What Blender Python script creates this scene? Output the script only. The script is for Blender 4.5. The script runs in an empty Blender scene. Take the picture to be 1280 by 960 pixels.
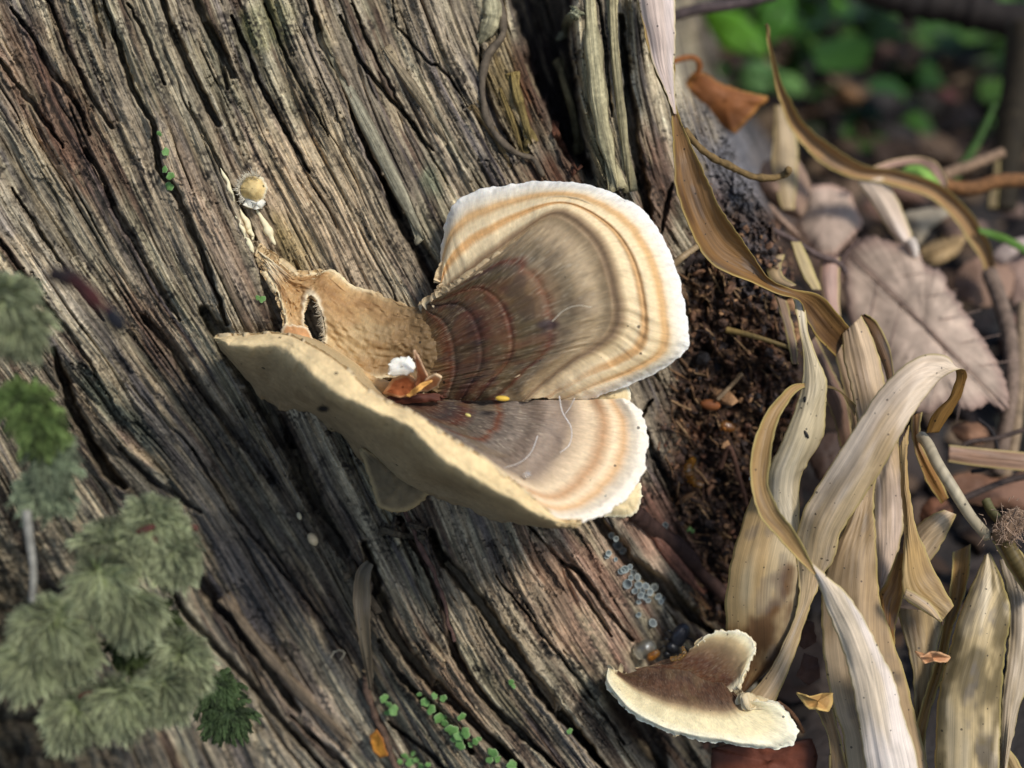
import bpy, math, random
import numpy as np
from mathutils import Vector, Matrix
R_ = math.radians
rng = np.random.RandomState(7)
random.seed(7)
SC = bpy.context.scene
COL = SC.collection

# ------------------------------------------------------------------ camera, world, sun, exposure
F = 1758.0            # focal length in photo pixels (photo 1280 x 960)
D = 17.58             # distance of the wood face: one centimetre per 100 px there
PITCH = R_(38)
HCAM = 18.5
cam_d = bpy.data.cameras.new('camera'); cam = bpy.data.objects.new('camera', cam_d); COL.objects.link(cam)
cam.location = (0, 0, HCAM); cam.rotation_euler = (math.pi/2 - PITCH, 0, 0)
cam_d.sensor_width = 36; cam_d.lens = 36*F/1280
cam_d.clip_start = 0.05; cam_d.clip_end = 2000
cam_d.dof.use_dof = True; cam_d.dof.focus_distance = D - 0.5; cam_d.dof.aperture_fstop = 0.125
SC.camera = cam
AX = np.array([[1, 0, 0], [0, math.sin(PITCH), math.cos(PITCH)], [0, -math.cos(PITCH), math.sin(PITCH)]])  # rows: right, up, back
SUNC = np.array([0.48, 0.44, 0.76]); SUNC = SUNC/np.linalg.norm(SUNC)
SUNW = SUNC @ AX
elev = math.asin(SUNW[2]); azim = math.atan2(SUNW[0], SUNW[1])
W = bpy.data.worlds.new('World'); SC.world = W; W.use_nodes = True
nt = W.node_tree; bg = nt.nodes['Background']; sky = nt.nodes.new('ShaderNodeTexSky')
sky.sky_type = 'NISHITA'; sky.sun_disc = False; sky.sun_elevation = elev; sky.sun_rotation = azim
nt.links.new(sky.outputs[0], bg.inputs[0]); bg.inputs[1].default_value = 0.14
sl = bpy.data.lights.new('sun', 'SUN'); sl.energy = 3.0; sl.angle = R_(11.0); sl.color = (1, 0.965, 0.915)
so = bpy.data.objects.new('sun', sl); COL.objects.link(so)
so.rotation_euler = Vector((-SUNW[0], -SUNW[1], -SUNW[2])).to_track_quat('-Z', 'Y').to_euler()
so.location = (5, -5, 40)
SC.view_settings.view_transform = 'Standard'; SC.view_settings.look = 'None'
SC.view_settings.exposure = 0.0; SC.view_settings.gamma = 1.0
SC.cycles.use_denoising = True
SC.cycles.max_bounces = 6

# ------------------------------------------------------------------ helpers
def P(px, py, z=0.0):
    """photo position + distance z in front of the wood face -> world points"""
    px = np.asarray(px, float); py = np.asarray(py, float); z = np.asarray(z, float)
    px, py, z = np.broadcast_arrays(px, py, z)
    dep = D - z
    c = np.stack([(px-640)/F*dep, -(py-480)/F*dep, -dep], -1)
    return c @ AX + np.array([0, 0, HCAM])
def gz(px, py):
    """z of the flat ground behind a photo position"""
    return D - HCAM/(math.sin(PITCH) + (np.asarray(py, float)-480)/F*math.cos(PITCH))
def lin(c):
    c = np.asarray(c, float)/255.0
    return np.where(c <= 0.04045, c/12.92, ((c+0.055)/1.055)**2.4)
def sm(a, b, x):
    t = np.clip((x-a)/(b-a), 0, 1); return t*t*(3-2*t)
_tabs = {}
def vn(x, y, seed=0):
    """value noise -1..1"""
    if seed not in _tabs: _tabs[seed] = np.random.RandomState(1000+seed).rand(256, 256)*2-1
    T = _tabs[seed]
    x = np.asarray(x, float); y = np.asarray(y, float)
    xi = np.floor(x).astype(int); yi = np.floor(y).astype(int); fx = x-xi; fy = y-yi
    fx = fx*fx*fx*(fx*(fx*6-15)+10); fy = fy*fy*fy*(fy*(fy*6-15)+10)
    a = T[xi & 255, yi & 255]; b = T[(xi+1) & 255, yi & 255]; c = T[xi & 255, (yi+1) & 255]; d = T[(xi+1) & 255, (yi+1) & 255]
    return (a*(1-fx)+b*fx)*(1-fy) + (c*(1-fx)+d*fx)*fy
def fbm(x, y, seed=0, o=4, g=0.5):
    s = 0; a = 1; t = 0
    for i in range(o):
        s = s + a*vn(x*2**i, y*2**i, seed+i*7); t += a; a *= g
    return s/t
def cr(ctrl, t):
    """Catmull-Rom through ctrl (n, k) at parameters t in 0..n-1"""
    c = np.asarray(ctrl, float); n = len(c); t = np.clip(np.asarray(t, float), 0, n-1)
    if n == 2: return c[0]*(1-t[:, None]) + c[1]*t[:, None]
    e = np.concatenate([[2*c[0]-c[1]], c, [2*c[-1]-c[-2]]])
    i = np.minimum(np.floor(t).astype(int), n-2); f = (t-i)
    sh = (-1,)+(1,)*(c.ndim-1); f = f.reshape(sh)
    p0, p1, p2, p3 = e[i], e[i+1], e[i+2], e[i+3]
    return 0.5*(2*p1 + (p2-p0)*f + (2*p0-5*p1+4*p2-p3)*f**2 + (3*p1-p0-3*p2+p3)*f**3)
def crn(ctrl, n):
    return cr(ctrl, np.linspace(0, len(ctrl)-1, n))

def mk(name, V, Fc, mat, parent=None, col=None, uv=None, smooth=True, origin=None):
    """V (n,3) world, Fc list of int arrays (m,3)/(m,4)"""
    V = np.asarray(V, float).reshape(-1, 3)
    Fc = [np.asarray(f, int).reshape(-1, np.asarray(f).shape[-1]) for f in (Fc if isinstance(Fc, list) else [Fc]) if len(f)]
    if parent is not None: org = np.array(parent.location)
    elif origin is not None: org = np.asarray(origin, float)
    else: org = V.mean(0)
    me = bpy.data.meshes.new(name)
    me.vertices.add(len(V)); me.vertices.foreach_set('co', (V-org).ravel())
    nl = sum(f.size for f in Fc); nf = sum(len(f) for f in Fc)
    me.loops.add(nl); me.polygons.add(nf)
    idx = np.concatenate([f.ravel() for f in Fc]); me.loops.foreach_set('vertex_index', idx)
    tot = np.concatenate([np.full(len(f), f.shape[1]) for f in Fc]); st = np.concatenate([[0], np.cumsum(tot)[:-1]])
    me.polygons.foreach_set('loop_start', st); me.polygons.foreach_set('loop_total', tot)
    me.polygons.foreach_set('use_smooth', np.full(nf, smooth))
    me.update(calc_edges=True); me.validate()
    if col is not None:
        c = np.ones((len(V), 4)); c[:, :3] = np.clip(np.broadcast_to(col, (len(V), 3)), 0, 1)
        a = me.color_attributes.new('Col', 'FLOAT_COLOR', 'POINT'); a.data.foreach_set('color', c.ravel())
    if uv is not None and len(me.loops) == nl:
        l = me.uv_layers.new(name='UVMap'); l.data.foreach_set('uv', np.asarray(uv, float)[idx].ravel())
    me.materials.append(mat)
    o = bpy.data.objects.new(name, me); COL.objects.link(o)
    if parent is not None: o.parent = parent
    else: o.location = org
    return o
def thing(name, loc, label, cat, group=None):
    o = bpy.data.objects.new(name, None); COL.objects.link(o); o.location = loc
    o.empty_display_size = 0.2
    return tag(o, label, cat, group)
def tag(o, label=None, cat=None, group=None, kind=None):
    if label: o['label'] = label
    if cat: o['category'] = cat
    if group: o['group'] = group
    if kind: o['kind'] = kind
    return o
def gridf(a, b, off=0):
    i = np.arange(a*b).reshape(a, b)+off
    return np.stack([i[:-1, :-1], i[1:, :-1], i[1:, 1:], i[:-1, 1:]], -1).reshape(-1, 4)
def normals(G):
    du = np.gradient(G, axis=0); dv = np.gradient(G, axis=1); n = np.cross(du, dv)
    return n/(np.linalg.norm(n, axis=-1, keepdims=True)+1e-12)
def shell(G, th, keep=None):
    """closed thin solid from a grid G (a,b,3): returns V, faces"""
    a, b = G.shape[:2]; N = normals(G)
    toc = np.array([0, 0, HCAM]) - G
    if np.mean((N*toc).sum(-1)) < 0: N = -N
    th = np.asarray(th, float) if not np.isscalar(th) else th
    B = G - N*(th[..., None] if not np.isscalar(th) else th)
    V = np.concatenate([G.reshape(-1, 3), B.reshape(-1, 3)]); n = a*b
    f = gridf(a, b); 
    if keep is not None: f = f[keep]
    g = f[:, ::-1]+n
    e = np.concatenate([f[:, [0, 1]], f[:, [1, 2]], f[:, [2, 3]], f[:, [3, 0]]])
    key = np.sort(e, 1); k = key[:, 0]*n + key[:, 1]; _, inv, cnt = np.unique(k, return_inverse=True, return_counts=True)
    be = e[cnt[inv] == 1]
    s = np.stack([be[:, 1], be[:, 0], be[:, 0]+n, be[:, 1]+n], -1)
    return V, np.concatenate([f, g, s])
def loft(curves, nv, nu, vv=None):
    """curves (K, M, 3) px,py,z -> grid (nu, nv, 3) in px space, plus u, v arrays"""
    C = np.asarray(curves, float); K, M = C.shape[:2]
    A = cr(C.transpose(1, 0, 2), np.linspace(0, M-1, nu))          # (nu, K, 3)
    if vv is None: vv = np.linspace(0, 1, K)
    v = np.linspace(0, 1, nv); ti = np.interp(v, vv, np.arange(K))
    G = cr(A.transpose(1, 0, 2), ti).transpose(1, 0, 2)             # (nu, nv, 3)
    u = np.linspace(0, 1, nu)[:, None] + 0*v[None]; v = v[None] + 0*u
    return G, u, v
def tube(pts, rad, n=8, close=True):
    """world points (m,3), radii -> V, F"""
    p = np.asarray(pts, float); m = len(p); r = np.broadcast_to(np.asarray(rad, float), (m,))
    T = np.gradient(p, axis=0); T /= np.linalg.norm(T, axis=1, keepdims=True)+1e-12
    a = np.cross(T, [0.3, 0.2, 0.93]); a /= np.linalg.norm(a, axis=1, keepdims=True)+1e-12
    b = np.cross(T, a); th = np.linspace(0, 2*math.pi, n, endpoint=False)
    V = p[:, None] + r[:, None, None]*(np.cos(th)[None, :, None]*a[:, None] + np.sin(th)[None, :, None]*b[:, None])
    i = np.arange(m*n).reshape(m, n); j = np.roll(i, -1, 1)
    Fq = np.stack([i[:-1], j[:-1], j[1:], i[1:]], -1).reshape(-1, 4)
    V = V.reshape(-1, 3); fs = [Fq]
    if close:
        V = np.concatenate([V, p[:1], p[-1:]])
        fs.append(np.stack([i[0], np.full(n, m*n), j[0]], -1)); fs.append(np.stack([j[-1], np.full(n, m*n+1), i[-1]], -1))
    return V, fs

# ------------------------------------------------------------------ materials
def newmat(name):
    m = bpy.data.materials.new(name); m.use_nodes = True
    return m, m.node_tree, m.node_tree.nodes['Principled BSDF']
def N(nt, t, **k):
    n = nt.nodes.new(t)
    for a, b in k.items(): setattr(n, a, b)
    return n
def noise_node(nt, vec, scale, detail=4, rough=0.6, dist=0.0):
    n = N(nt, 'ShaderNodeTexNoise'); n.inputs['Scale'].default_value = scale; n.inputs['Detail'].default_value = detail
    n.inputs['Roughness'].default_value = rough; n.inputs['Distortion'].default_value = dist
    if vec is not None: nt.links.new(vec, n.inputs['Vector'])
    return n
def mapr(nt, val, a, b, c, d):
    n = N(nt, 'ShaderNodeMapRange'); nt.links.new(val, n.inputs[0])
    for i, x in enumerate((a, b, c, d)): n.inputs[i+1].default_value = x
    return n.outputs[0]
def mulcol(nt, col, val):
    n = N(nt, 'ShaderNodeVectorMath', operation='SCALE'); nt.links.new(col, n.inputs[0]); nt.links.new(val, n.inputs['Scale']); return n.outputs[0]
def math2(nt, op, a, b):
    n = N(nt, 'ShaderNodeMath', operation=op)
    for i, x in enumerate((a, b)):
        if isinstance(x, (int, float)): n.inputs[i].default_value = x
        else: nt.links.new(x, n.inputs[i])
    return n.outputs[0]
def surface(name, uvscale=None, streak=(0.75, 1.25), bump=0.3, bdist=0.02, fine=25.0, finer=(0.85, 1.15), rough=0.7,
            specks=None, trans=0.0, spec=0.3, coat=0.0, sss=0.0):
    """attribute colour x fibre streaks (UV) x fine noise (object space), with bump"""
    m, nt, b = newmat(name)
    at = N(nt, 'ShaderNodeAttribute', attribute_name='Col'); tc = N(nt, 'ShaderNodeTexCoord')
    c = at.outputs['Color']; h = None
    if uvscale:
        mp = N(nt, 'ShaderNodeMapping'); mp.inputs['Scale'].default_value = (uvscale[0], uvscale[1], 1)
        nt.links.new(tc.outputs['UV'], mp.inputs['Vector'])
        s = noise_node(nt, mp.outputs[0], 1.0, 5, 0.65)
        c = mulcol(nt, c, mapr(nt, s.outputs[0], 0.3, 0.7, *streak)); h = s.outputs[0]
    f = noise_node(nt, tc.outputs['Object'], fine, 4, 0.6)
    c = mulcol(nt, c, mapr(nt, f.outputs[0], 0.3, 0.7, *finer))
    h = math2(nt, 'ADD', math2(nt, 'MULTIPLY', h, 1.0), math2(nt, 'MULTIPLY', f.outputs[0], 0.5)) if h is not None else f.outputs[0]
    if specks:
        v = N(nt, 'ShaderNodeTexVoronoi'); v.inputs['Scale'].default_value = specks[0]
        nt.links.new(tc.outputs['Object'], v.inputs['Vector'])
        q = N(nt, 'ShaderNodeSeparateColor'); nt.links.new(v.outputs['Color'], q.inputs[0])
        on = math2(nt, 'LESS_THAN', q.outputs[0], specks[2])                 # only a share of the cells carries a speck
        sz = math2(nt, 'MULTIPLY', q.outputs[1], specks[1])
        hit = math2(nt, 'MULTIPLY', math2(nt, 'LESS_THAN', v.outputs['Distance'], sz), on)
        c = mulcol(nt, c, math2(nt, 'SUBTRACT', 1.0, math2(nt, 'MULTIPLY', hit, specks[3])))
    nt.links.new(c, b.inputs['Base Color'])
    b.inputs['Roughness'].default_value = rough; b.inputs['Specular IOR Level'].default_value = spec
    b.inputs['Coat Weight'].default_value = coat
    if sss: b.inputs['Subsurface Weight'].default_value = sss; b.inputs['Subsurface Radius'].default_value = (0.12, 0.07, 0.04); b.inputs['Subsurface Scale'].default_value = 0.6
    bp = N(nt, 'ShaderNodeBump'); bp.inputs['Strength'].default_value = bump; bp.inputs['Distance'].default_value = bdist
    nt.links.new(h, bp.inputs['Height']); nt.links.new(bp.outputs[0], b.inputs['Normal'])
    if trans:
        t = N(nt, 'ShaderNodeBsdfTranslucent'); nt.links.new(c, t.inputs[0]); mx = N(nt, 'ShaderNodeMixShader'); mx.inputs[0].default_value = trans
        nt.links.new(b.outputs[0], mx.inputs[1]); nt.links.new(t.outputs[0], mx.inputs[2]); nt.links.new(mx.outputs[0], nt.nodes['Material Output'].inputs[0])
    return m
M_wood = surface('weathered_wood', (40, 1.3), (0.62, 1.32), 0.9, 0.05, 14.0, (0.72, 1.25), 0.82, spec=0.3)
M_soil = surface('rotten_soil', None, bump=1.0, bdist=0.05, fine=9.0, finer=(0.5, 1.5), rough=0.75, spec=0.5)
M_cap = surface('fungus_cap', (190, 22), (0.84, 1.14), 0.25, 0.02, 22.0, (0.93, 1.06), 0.62, specks=(7.0, 0.15, 0.22, 0.8), sss=0.12)
M_pore = surface('fungus_underside', None, bump=0.5, bdist=0.02, fine=14.0, finer=(0.88, 1.1), rough=0.8, specks=(7.0, 0.18, 0.25, 0.75), sss=0.10)
M_blade = surface('dry_blade', (26, 0.8), (0.72, 1.15), 0.35, 0.012, 2.2, (0.86, 1.12), 0.5, specks=(15.0, 0.25, 0.26, 0.7), trans=0.17, spec=0.4)
M_leaf = surface('dry_leaf', None, bump=0.7, bdist=0.04, fine=3.0, finer=(0.72, 1.25), rough=0.65, specks=(7, 0.25, 0.2, 0.5), trans=0.1)
M_green = surface('green_leaf', None, bump=0.3, bdist=0.03, fine=2.0, finer=(0.75, 1.25), rough=0.5, trans=0.35)
M_moss = surface('moss_shoots', None, bump=0.0, fine=3.0, finer=(0.75, 1.25), rough=0.7, trans=0.35)
M_twig = surface('twig_bark', None, bump=0.8, bdist=0.03, fine=8.0, finer=(0.6, 1.3), rough=0.8)
M_black = surface('shiny_black_shell', None, bump=0.35, bdist=0.02, fine=20.0, finer=(0.7, 1.3), rough=0.38, spec=0.5)
M_jelly = surface('wet_jelly', None, bump=0.7, bdist=0.06, fine=7.0, finer=(0.8, 1.2), rough=0.12, spec=0.6, coat=0.6)
M_jelly.node_tree.nodes['Principled BSDF'].inputs['Transmission Weight'].default_value = 0.85
M_cup = surface('cup_fungus_flesh', None, bump=0.1, fine=14.0, finer=(0.9, 1.1), rough=0.45)
M_silk = surface('silk', None, bump=0.0, fine=8.0, rough=0.4, trans=0.3)

# ------------------------------------------------------------------ the stump: grain field
LINES = [  # streamlines of the grain, traced top to bottom
 [(-420, -150), (-300, 60), (-200, 240), (-100, 400), (0, 560), (80, 700), (160, 830), (260, 1100)],
 [(-220, -150), (-130, 140), (-60, 280), (0, 360), (50, 425), (110, 500), (160, 560), (215, 620), (270, 710), (320, 800), (375, 885), (450, 970), (560, 1100)],
 [(-140, -150), (-60, 40), (0, 140), (85, 280), (160, 400), (230, 500), (290, 590), (350, 680), (420, 790), (470, 880), (520, 970), (620, 1100)],
 [(-30, -150), (30, -20), (60, 60), (100, 160), (160, 280), (215, 380), (265, 450), (330, 560), (400, 680), (450, 780), (505, 870), (575, 970), (670, 1100)],
 [(80, -150), (125, -10), (160, 90), (190, 165), (222, 250), (260, 330), (300, 415), (350, 520), (400, 620), (450, 710), (495, 800), (550, 880), (622, 970), (720, 1100)],
 [(140, -150), (190, -10), (225, 80), (255, 150), (300, 250), (345, 345), (400, 455), (450, 560), (500, 660), (545, 760), (600, 860), (680, 960), (790, 1100)],
 [(220, -150), (270, -10), (305, 80), (345, 170), (395, 260), (450, 365), (505, 470), (548, 580), (590, 700), (640, 800), (690, 870), (760, 960), (860, 1100)],
 [(340, -150), (385, -10), (405, 50), (432, 115), (460, 185), (500, 270), (550, 355), (600, 450), (650, 560), (705, 660), (755, 740), (805, 820), (850, 890), (910, 970), (1000, 1100)],
 [(430, -150), (480, -10), (520, 90), (560, 170), (605, 250), (655, 350), (705, 470), (755, 580), (800, 660), (850, 740), (905, 830), (1000, 960), (1100, 1100)],
 [(530, -150), (560, -10), (590, 70), (630, 150), (670, 225), (725, 320), (780, 430), (840, 560), (890, 660), (960, 780), (1080, 960), (1190, 1100)],
 [(620, -150), (640, -10), (660, 60), (690, 130), (718, 190), (752, 250), (805, 340), (865, 450), (925, 560), (1000, 690), (1170, 960), (1280, 1100)],
 [(710, -150), (720, -10), (730, 80), (745, 150), (768, 220), (810, 300), (875, 400), (950, 520), (1050, 660), (1260, 960), (1380, 1100)],
 [(785, -150), (790, -10), (797, 80), (812, 160), (835, 240), (885, 320), (960, 420), (1050, 540), (1180, 700), (1360, 960), (1480, 1100)],
 [(860, -150), (865, -10), (880, 90), (910, 160), (965, 250), (1030, 330), (1130, 430), (1250, 560), (1380, 720), (1560, 960), (1660, 1100)],
]
LS = np.array([-200, -60, 30, 110, 190, 260, 340, 440, 540, 620, 700, 780, 850, 930], float)
def grain_s(px, py):
    """cross-grain coordinate; px (n,) sorted columns, py (m,) rows -> (m,n)"""
    out = np.empty((len(py), len(px)))
    tab = []
    for L in LINES:
        a = np.array(L, float); yy = np.linspace(-150, 1100, 400)
        tab.append(np.interp(py, yy, np.convolve(np.pad(np.interp(yy, a[:, 1], a[:, 0]), 10, mode='reflect', reflect_type='odd'), np.ones(21)/21, 'valid')))
    tab = np.array(tab)
    for j in range(len(py)):
        xs = tab[:, j]; out[j] = np.interp(px, xs, LS)
        r = px > xs[-1]; out[j][r] = LS[-1] + (px[r]-xs[-1])
        l = px < xs[0]; out[j][l] = LS[0] + (px[l]-xs[0])
    return out
STEP = 1.27
GX = np.arange(-150, 1075, STEP); GY = np.arange(-120, 1075, STEP)
S = grain_s(GX, GY)
# soften the kinks between streamlines
k = np.hanning(41); k /= k.sum()
Sp = np.pad(S, ((0, 0), (20, 20)), mode='reflect', reflect_type='odd')
S = np.apply_along_axis(lambda r: np.convolve(r, k, 'valid'), 1, Sp)
PX, PY = np.meshgrid(GX, GY)
T = PY*1.12 + 0.25*PX
wob = fbm(PX/120, PY/200, 3, 2)*5 + fbm(PX/40, PY/90, 5, 2)*1.1
Sw = S + wob
# broad form: closer on the left, dropping away along the right edge
redge = np.interp(GY, [-120, 0, 60, 90, 150, 250, 330, 450, 600, 750, 900, 1100], [846, 846, 848, 853, 900, 962, 1000, 1012, 1000, 975, 950, 950])[:, None]
dr = redge - PX + fbm(PX/35, PY/35, 11, 3)*9
base = 0.9*sm(350, -150, PX)*sm(700, 200, PY)
dn = np.clip((PY-370)/100.0, 0, None); dn = np.where(dn < 2, dn*dn/4, dn-1)        # face turned under towards the bottom left so that it shades darker
base -= dn*(0.52*sm(640, 60, PX)+0.14)
base += 0.25*np.sin((Sw-120)/110.0)
base -= 0.9*sm(740, 900, PX)*sm(-100, 300, PY)
base -= 0.5*sm(560, 760, PX)*sm(300, 0, PY)
base -= 9.0*np.clip((14-dr)/34.0, 0, None)**1.1 + 0.9*np.exp(-np.clip(dr, 0, None)/28)
Hh = base.copy()
soil = np.clip(sm(-22, 22, PX - np.interp(GY, [-120, 120, 250, 330, 450, 520, 600, 700, 780, 860, 930], [905, 890, 875, 855, 850, 830, 838, 868, 900, 950, 985])[:, None] + fbm(PX/22, PY/22, 21, 3)*26), 0, 1)
wd = 1-soil
ridge = lambda n: 1-np.abs(n)
n1 = fbm(Sw/52, T/700, 31, 2); n2 = fbm(Sw/13, T/420, 41, 2); n3 = fbm(Sw/4.6, T/150, 51, 2); n4 = fbm(Sw/2.0, T/50, 61, 1)
deep = np.clip(ridge(vn(Sw/30, T/420, 71))*1.0-0.86, 0, 1)/0.14*np.clip(vn(Sw/30, T/160, 73)+0.25, 0, 1)
deep2 = np.clip(ridge(vn(Sw/12, T/230, 75))-0.84, 0, 1)/0.16*np.clip(vn(Sw/22, T/110, 77)+0.15, 0, 1)
steps = np.tanh(8*vn(Sw/24, T/300, 81))*0.5
n5 = vn(Sw/2.6, T/60, 67); n6 = vn(Sw/1.5, T/34, 69); rough = sm(-0.2, 0.5, fbm(Sw/40, T/150, 63, 2))
gnar = 0.14+0.95*sm(-0.15, 0.45, fbm(Sw/60, T/240, 65, 3))
Hh += wd*(0.12*n1 + gnar*(0.030*n2 + 0.020*n3) + 0.022*n4 + (0.35+rough)*(0.018*n5 + 0.018*n6) + 0.04*gnar*steps - 0.17*deep*gnar - 0.08*deep2*gnar)
crumb = fbm(PX/20, PY/20, 91, 5, 0.62); 
gry = sm(300, 180, PY); Hh += soil*(1-.65*gry)*(0.28*crumb + 0.08*np.tanh(5*vn(PX/8, PY/8, 97)) + 0.05*vn(PX/3.5, PY/3.5, 99)) + 0.10*soil*n1
def cell(a, b, seed):
    ia = np.floor(a).astype(int); off = _tabs[seed][ia & 255, (ia*7) & 255]*5; ib = np.floor(b+off).astype(int); return _tabs[seed][ia & 255, ib & 255]
vn(0, 0, 201); vn(0, 0, 202); vn(0, 0, 203)
jg = fbm(PX/5, PY/5, 207, 2)
c1h = cell(Sw/13+.25*jg, T/120+.12*jg, 201); c2h = cell(Sw/5.5+.2*jg, T/60+.15*jg, 202); c3h = cell(Sw/2.6+.15*jg, T/26+.2*jg, 203)
chip = sm(-0.1, 0.4, fbm(Sw/50, T/120, 209, 3))
Hh += wd*(0.050*c1h*(.30+chip) + 0.028*c2h*(.20+chip) + 0.014*c3h*(.4+chip))
# named cracks: polyline, half width px, depth
CR = [
 ([(130,0),(150,60),(165,110),(190,150),(200,210),(225,250),(250,310),(285,405)],4,.42),
 ([(195,-20),(215,40),(235,84),(255,124),(272,155)],6,.38),([(235,128),(255,168),(296,248),(320,300)],2.5,.2),
 ([(236,-20),(255,23),(275,60),(292,95)],5,.42),([(258,30),(270,55),(285,110)],4,.3),
 ([(290,20),(306,60),(322,100),(353,155),(386,215)],3.2,.36),
 ([(384,-10),(403,57),(430,105),(450,165),(475,220),(500,270)],4,.5),([(480,225),(500,270),(525,310),(550,358),(565,385)],9,.6),
 ([(425,20),(450,77),(474,107),(510,148),(540,188)],3,.3),([(487,-10),(497,34),(517,57),(537,81),(548,81),(571,111),(588,138)],1.8,.2),
 ([(13,10),(40,44),(60,80),(84,114),(101,141),(111,168)],4,.3),([(0,75),(20,103),(45,135),(80,185)],3.5,.25),
 ([(107,188),(128,222),(144,262),(168,302),(185,335),(205,370),(225,400)],4,.3),
 ([(130,60),(120,20),(110,-20)],3,.2),([(60,0),(85,60),(110,115),(140,160)],3,.22),
 ([(178,397),(215,434),(235,468),(255,495),(300,545),(340,600)],7,.3),([(255,390),(290,440),(330,500),(365,560),(400,640),(430,690)],13,.55),
 ([(67,438),(90,508),(134,588),(154,608)],8,.6),([(150,560),(190,600),(250,640)],4,.2),
 ([(185,690),(198,717),(235,771),(269,808),(302,841),(353,902),(403,959)],4.5,.4),
 ([(222,690),(235,704),(269,751),(302,791),(343,848),(373,888)],6.5,.5),([(363,895),(396,925),(427,952),(450,980)],3.5,.35),
 ([(540,665),(548,690),(588,737),(632,801),(672,855),(722,919),(760,965)],8,.85),
 ([(500,647),(531,707),(554,764),(571,821),(598,865),(638,905),(672,936),(700,962)],4.2,.5),
 ([(455,680),(466,710),(480,771),(511,821),(541,855),(578,889),(611,922),(650,960)],7,.6),
 ([(474,801),(497,842),(531,875),(560,905),(590,940)],5,.4),([(484,902),(531,936),(560,965)],3.5,.3),
 ([(660,855),(690,890),(730,930),(760,960)],3.5,.35),([(620,720),(660,770),(700,820),(740,870),(780,930)],2.2,.22),
 ([(740,640),(762,672),(783,700),(826,734),(860,765),(890,790)],10,.6),([(700,700),(725,715),(760,765),(790,800)],3.5,.3),
 ([(655,650),(700,700),(730,745),(765,795)],2.5,.22),([(760,860),(790,900),(830,960)],14,.6),
 ([(645,560),(670,620),(690,655)],3,.2),([(815,500),(800,520),(812,560),(835,600),(850,640)],4,.35),
 ([(775,20),(783,100),(792,180),(808,260),(815,300)],7,.5),([(748,0),(757,60),(762,120),(765,145)],2.2,.3),([(736,0),(745,40),(750,90)],1.6,.2),
 ([(840,230),(832,260),(825,300)],3,.25),([(600,60),(606,110),(618,150),(640,185)],4,.25),
 ([(350,520),(372,570),(395,625),(410,660)],5,.35),([(240,560),(290,640),(340,700),(400,770),(440,830)],2.4,.2),
 ([(15,235),(50,290),(90,350),(130,400)],2.6,.2),([(0,300),(40,360),(90,420),(140,500)],2.6,.2),
 ([(160,5),(185,50),(205,105)],2.2,.2),([(330,5),(352,60),(380,115),(410,170)],2.2,.2),([(440,5),(468,70),(500,130),(530,180),(560,230)],2.2,.2),
]
crk = np.zeros_like(Hh)
def polyfield(pts, hw):
    """distance to a polyline inside its box: returns slices, dist, param 0..1"""
    a = np.array(pts, float); m = hw*3+4
    x0, x1 = a[:, 0].min()-m, a[:, 0].max()+m; y0, y1 = a[:, 1].min()-m, a[:, 1].max()+m
    ix = slice(max(0, int((x0-GX[0])/STEP)), min(len(GX), int((x1-GX[0])/STEP)+1)); iy = slice(max(0, int((y0-GY[0])/STEP)), min(len(GY), int((y1-GY[0])/STEP)+1))
    X = PX[iy, ix]+fbm(PX[iy, ix]/11, PY[iy, ix]/11, 17, 2)*2.2; Y = PY[iy, ix]
    best = np.full(X.shape, 1e9); par = np.zeros(X.shape); n = len(a)-1
    for i in range(n):
        p, q = a[i], a[i+1]; d = q-p; L2 = d@d
        t = np.clip(((X-p[0])*d[0]+(Y-p[1])*d[1])/L2, 0, 1)
        dd = np.hypot(X-p[0]-t*d[0], Y-p[1]-t*d[1]); w = dd < best
        best[w] = dd[w]; par[w] = ((i+t)/n)[w]
    return iy, ix, best, par
for pts, hw, dp in CR:
    iy, ix, d, t = polyfield(pts, hw)
    w = hw*(0.45+0.55*np.sin(np.pi*np.clip(t, 0.02, 0.98))**0.5)*(1+0.35*vn(PX[iy, ix]/26, PY[iy, ix]/26, 19)+.15*vn(PX[iy, ix]/7, PY[iy, ix]/7, 18))
    g = np.exp(-(d/(w*0.85))**4*0.7)
    Hh[iy, ix] -= dp*g
    lip = np.exp(-((d-w*1.7)/(w*0.7))**2)*0.05*dp
    Hh[iy, ix] += lip
# random fine checks along the grain
for i in range(210):
    cx = rng.randint(20, len(GX)-20); cy = rng.randint(20, len(GY)-20)
    s0 = Sw[cy, cx]; L = rng.uniform(30, 130); t0 = T[cy, cx]; hw = rng.uniform(0.6, 1.5); dp = rng.uniform(0.06, 0.2)
    y0 = max(0, int(cy-L/STEP)); y1 = min(len(GY), int(cy+L/STEP)); x0 = max(0, cx-int(L/STEP)); x1 = min(len(GX), cx+int(L/STEP))
    sl_ = (slice(y0, y1), slice(x0, x1))
    env = np.clip(1-np.abs(T[sl_]-t0)/L, 0, 1)**0.5
    Hh[sl_] -= wd[sl_]*dp*env*np.exp(-((Sw[sl_]-s0+3*vn(T[sl_]/40, i+0*T[sl_], 23))/hw)**2)
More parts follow.
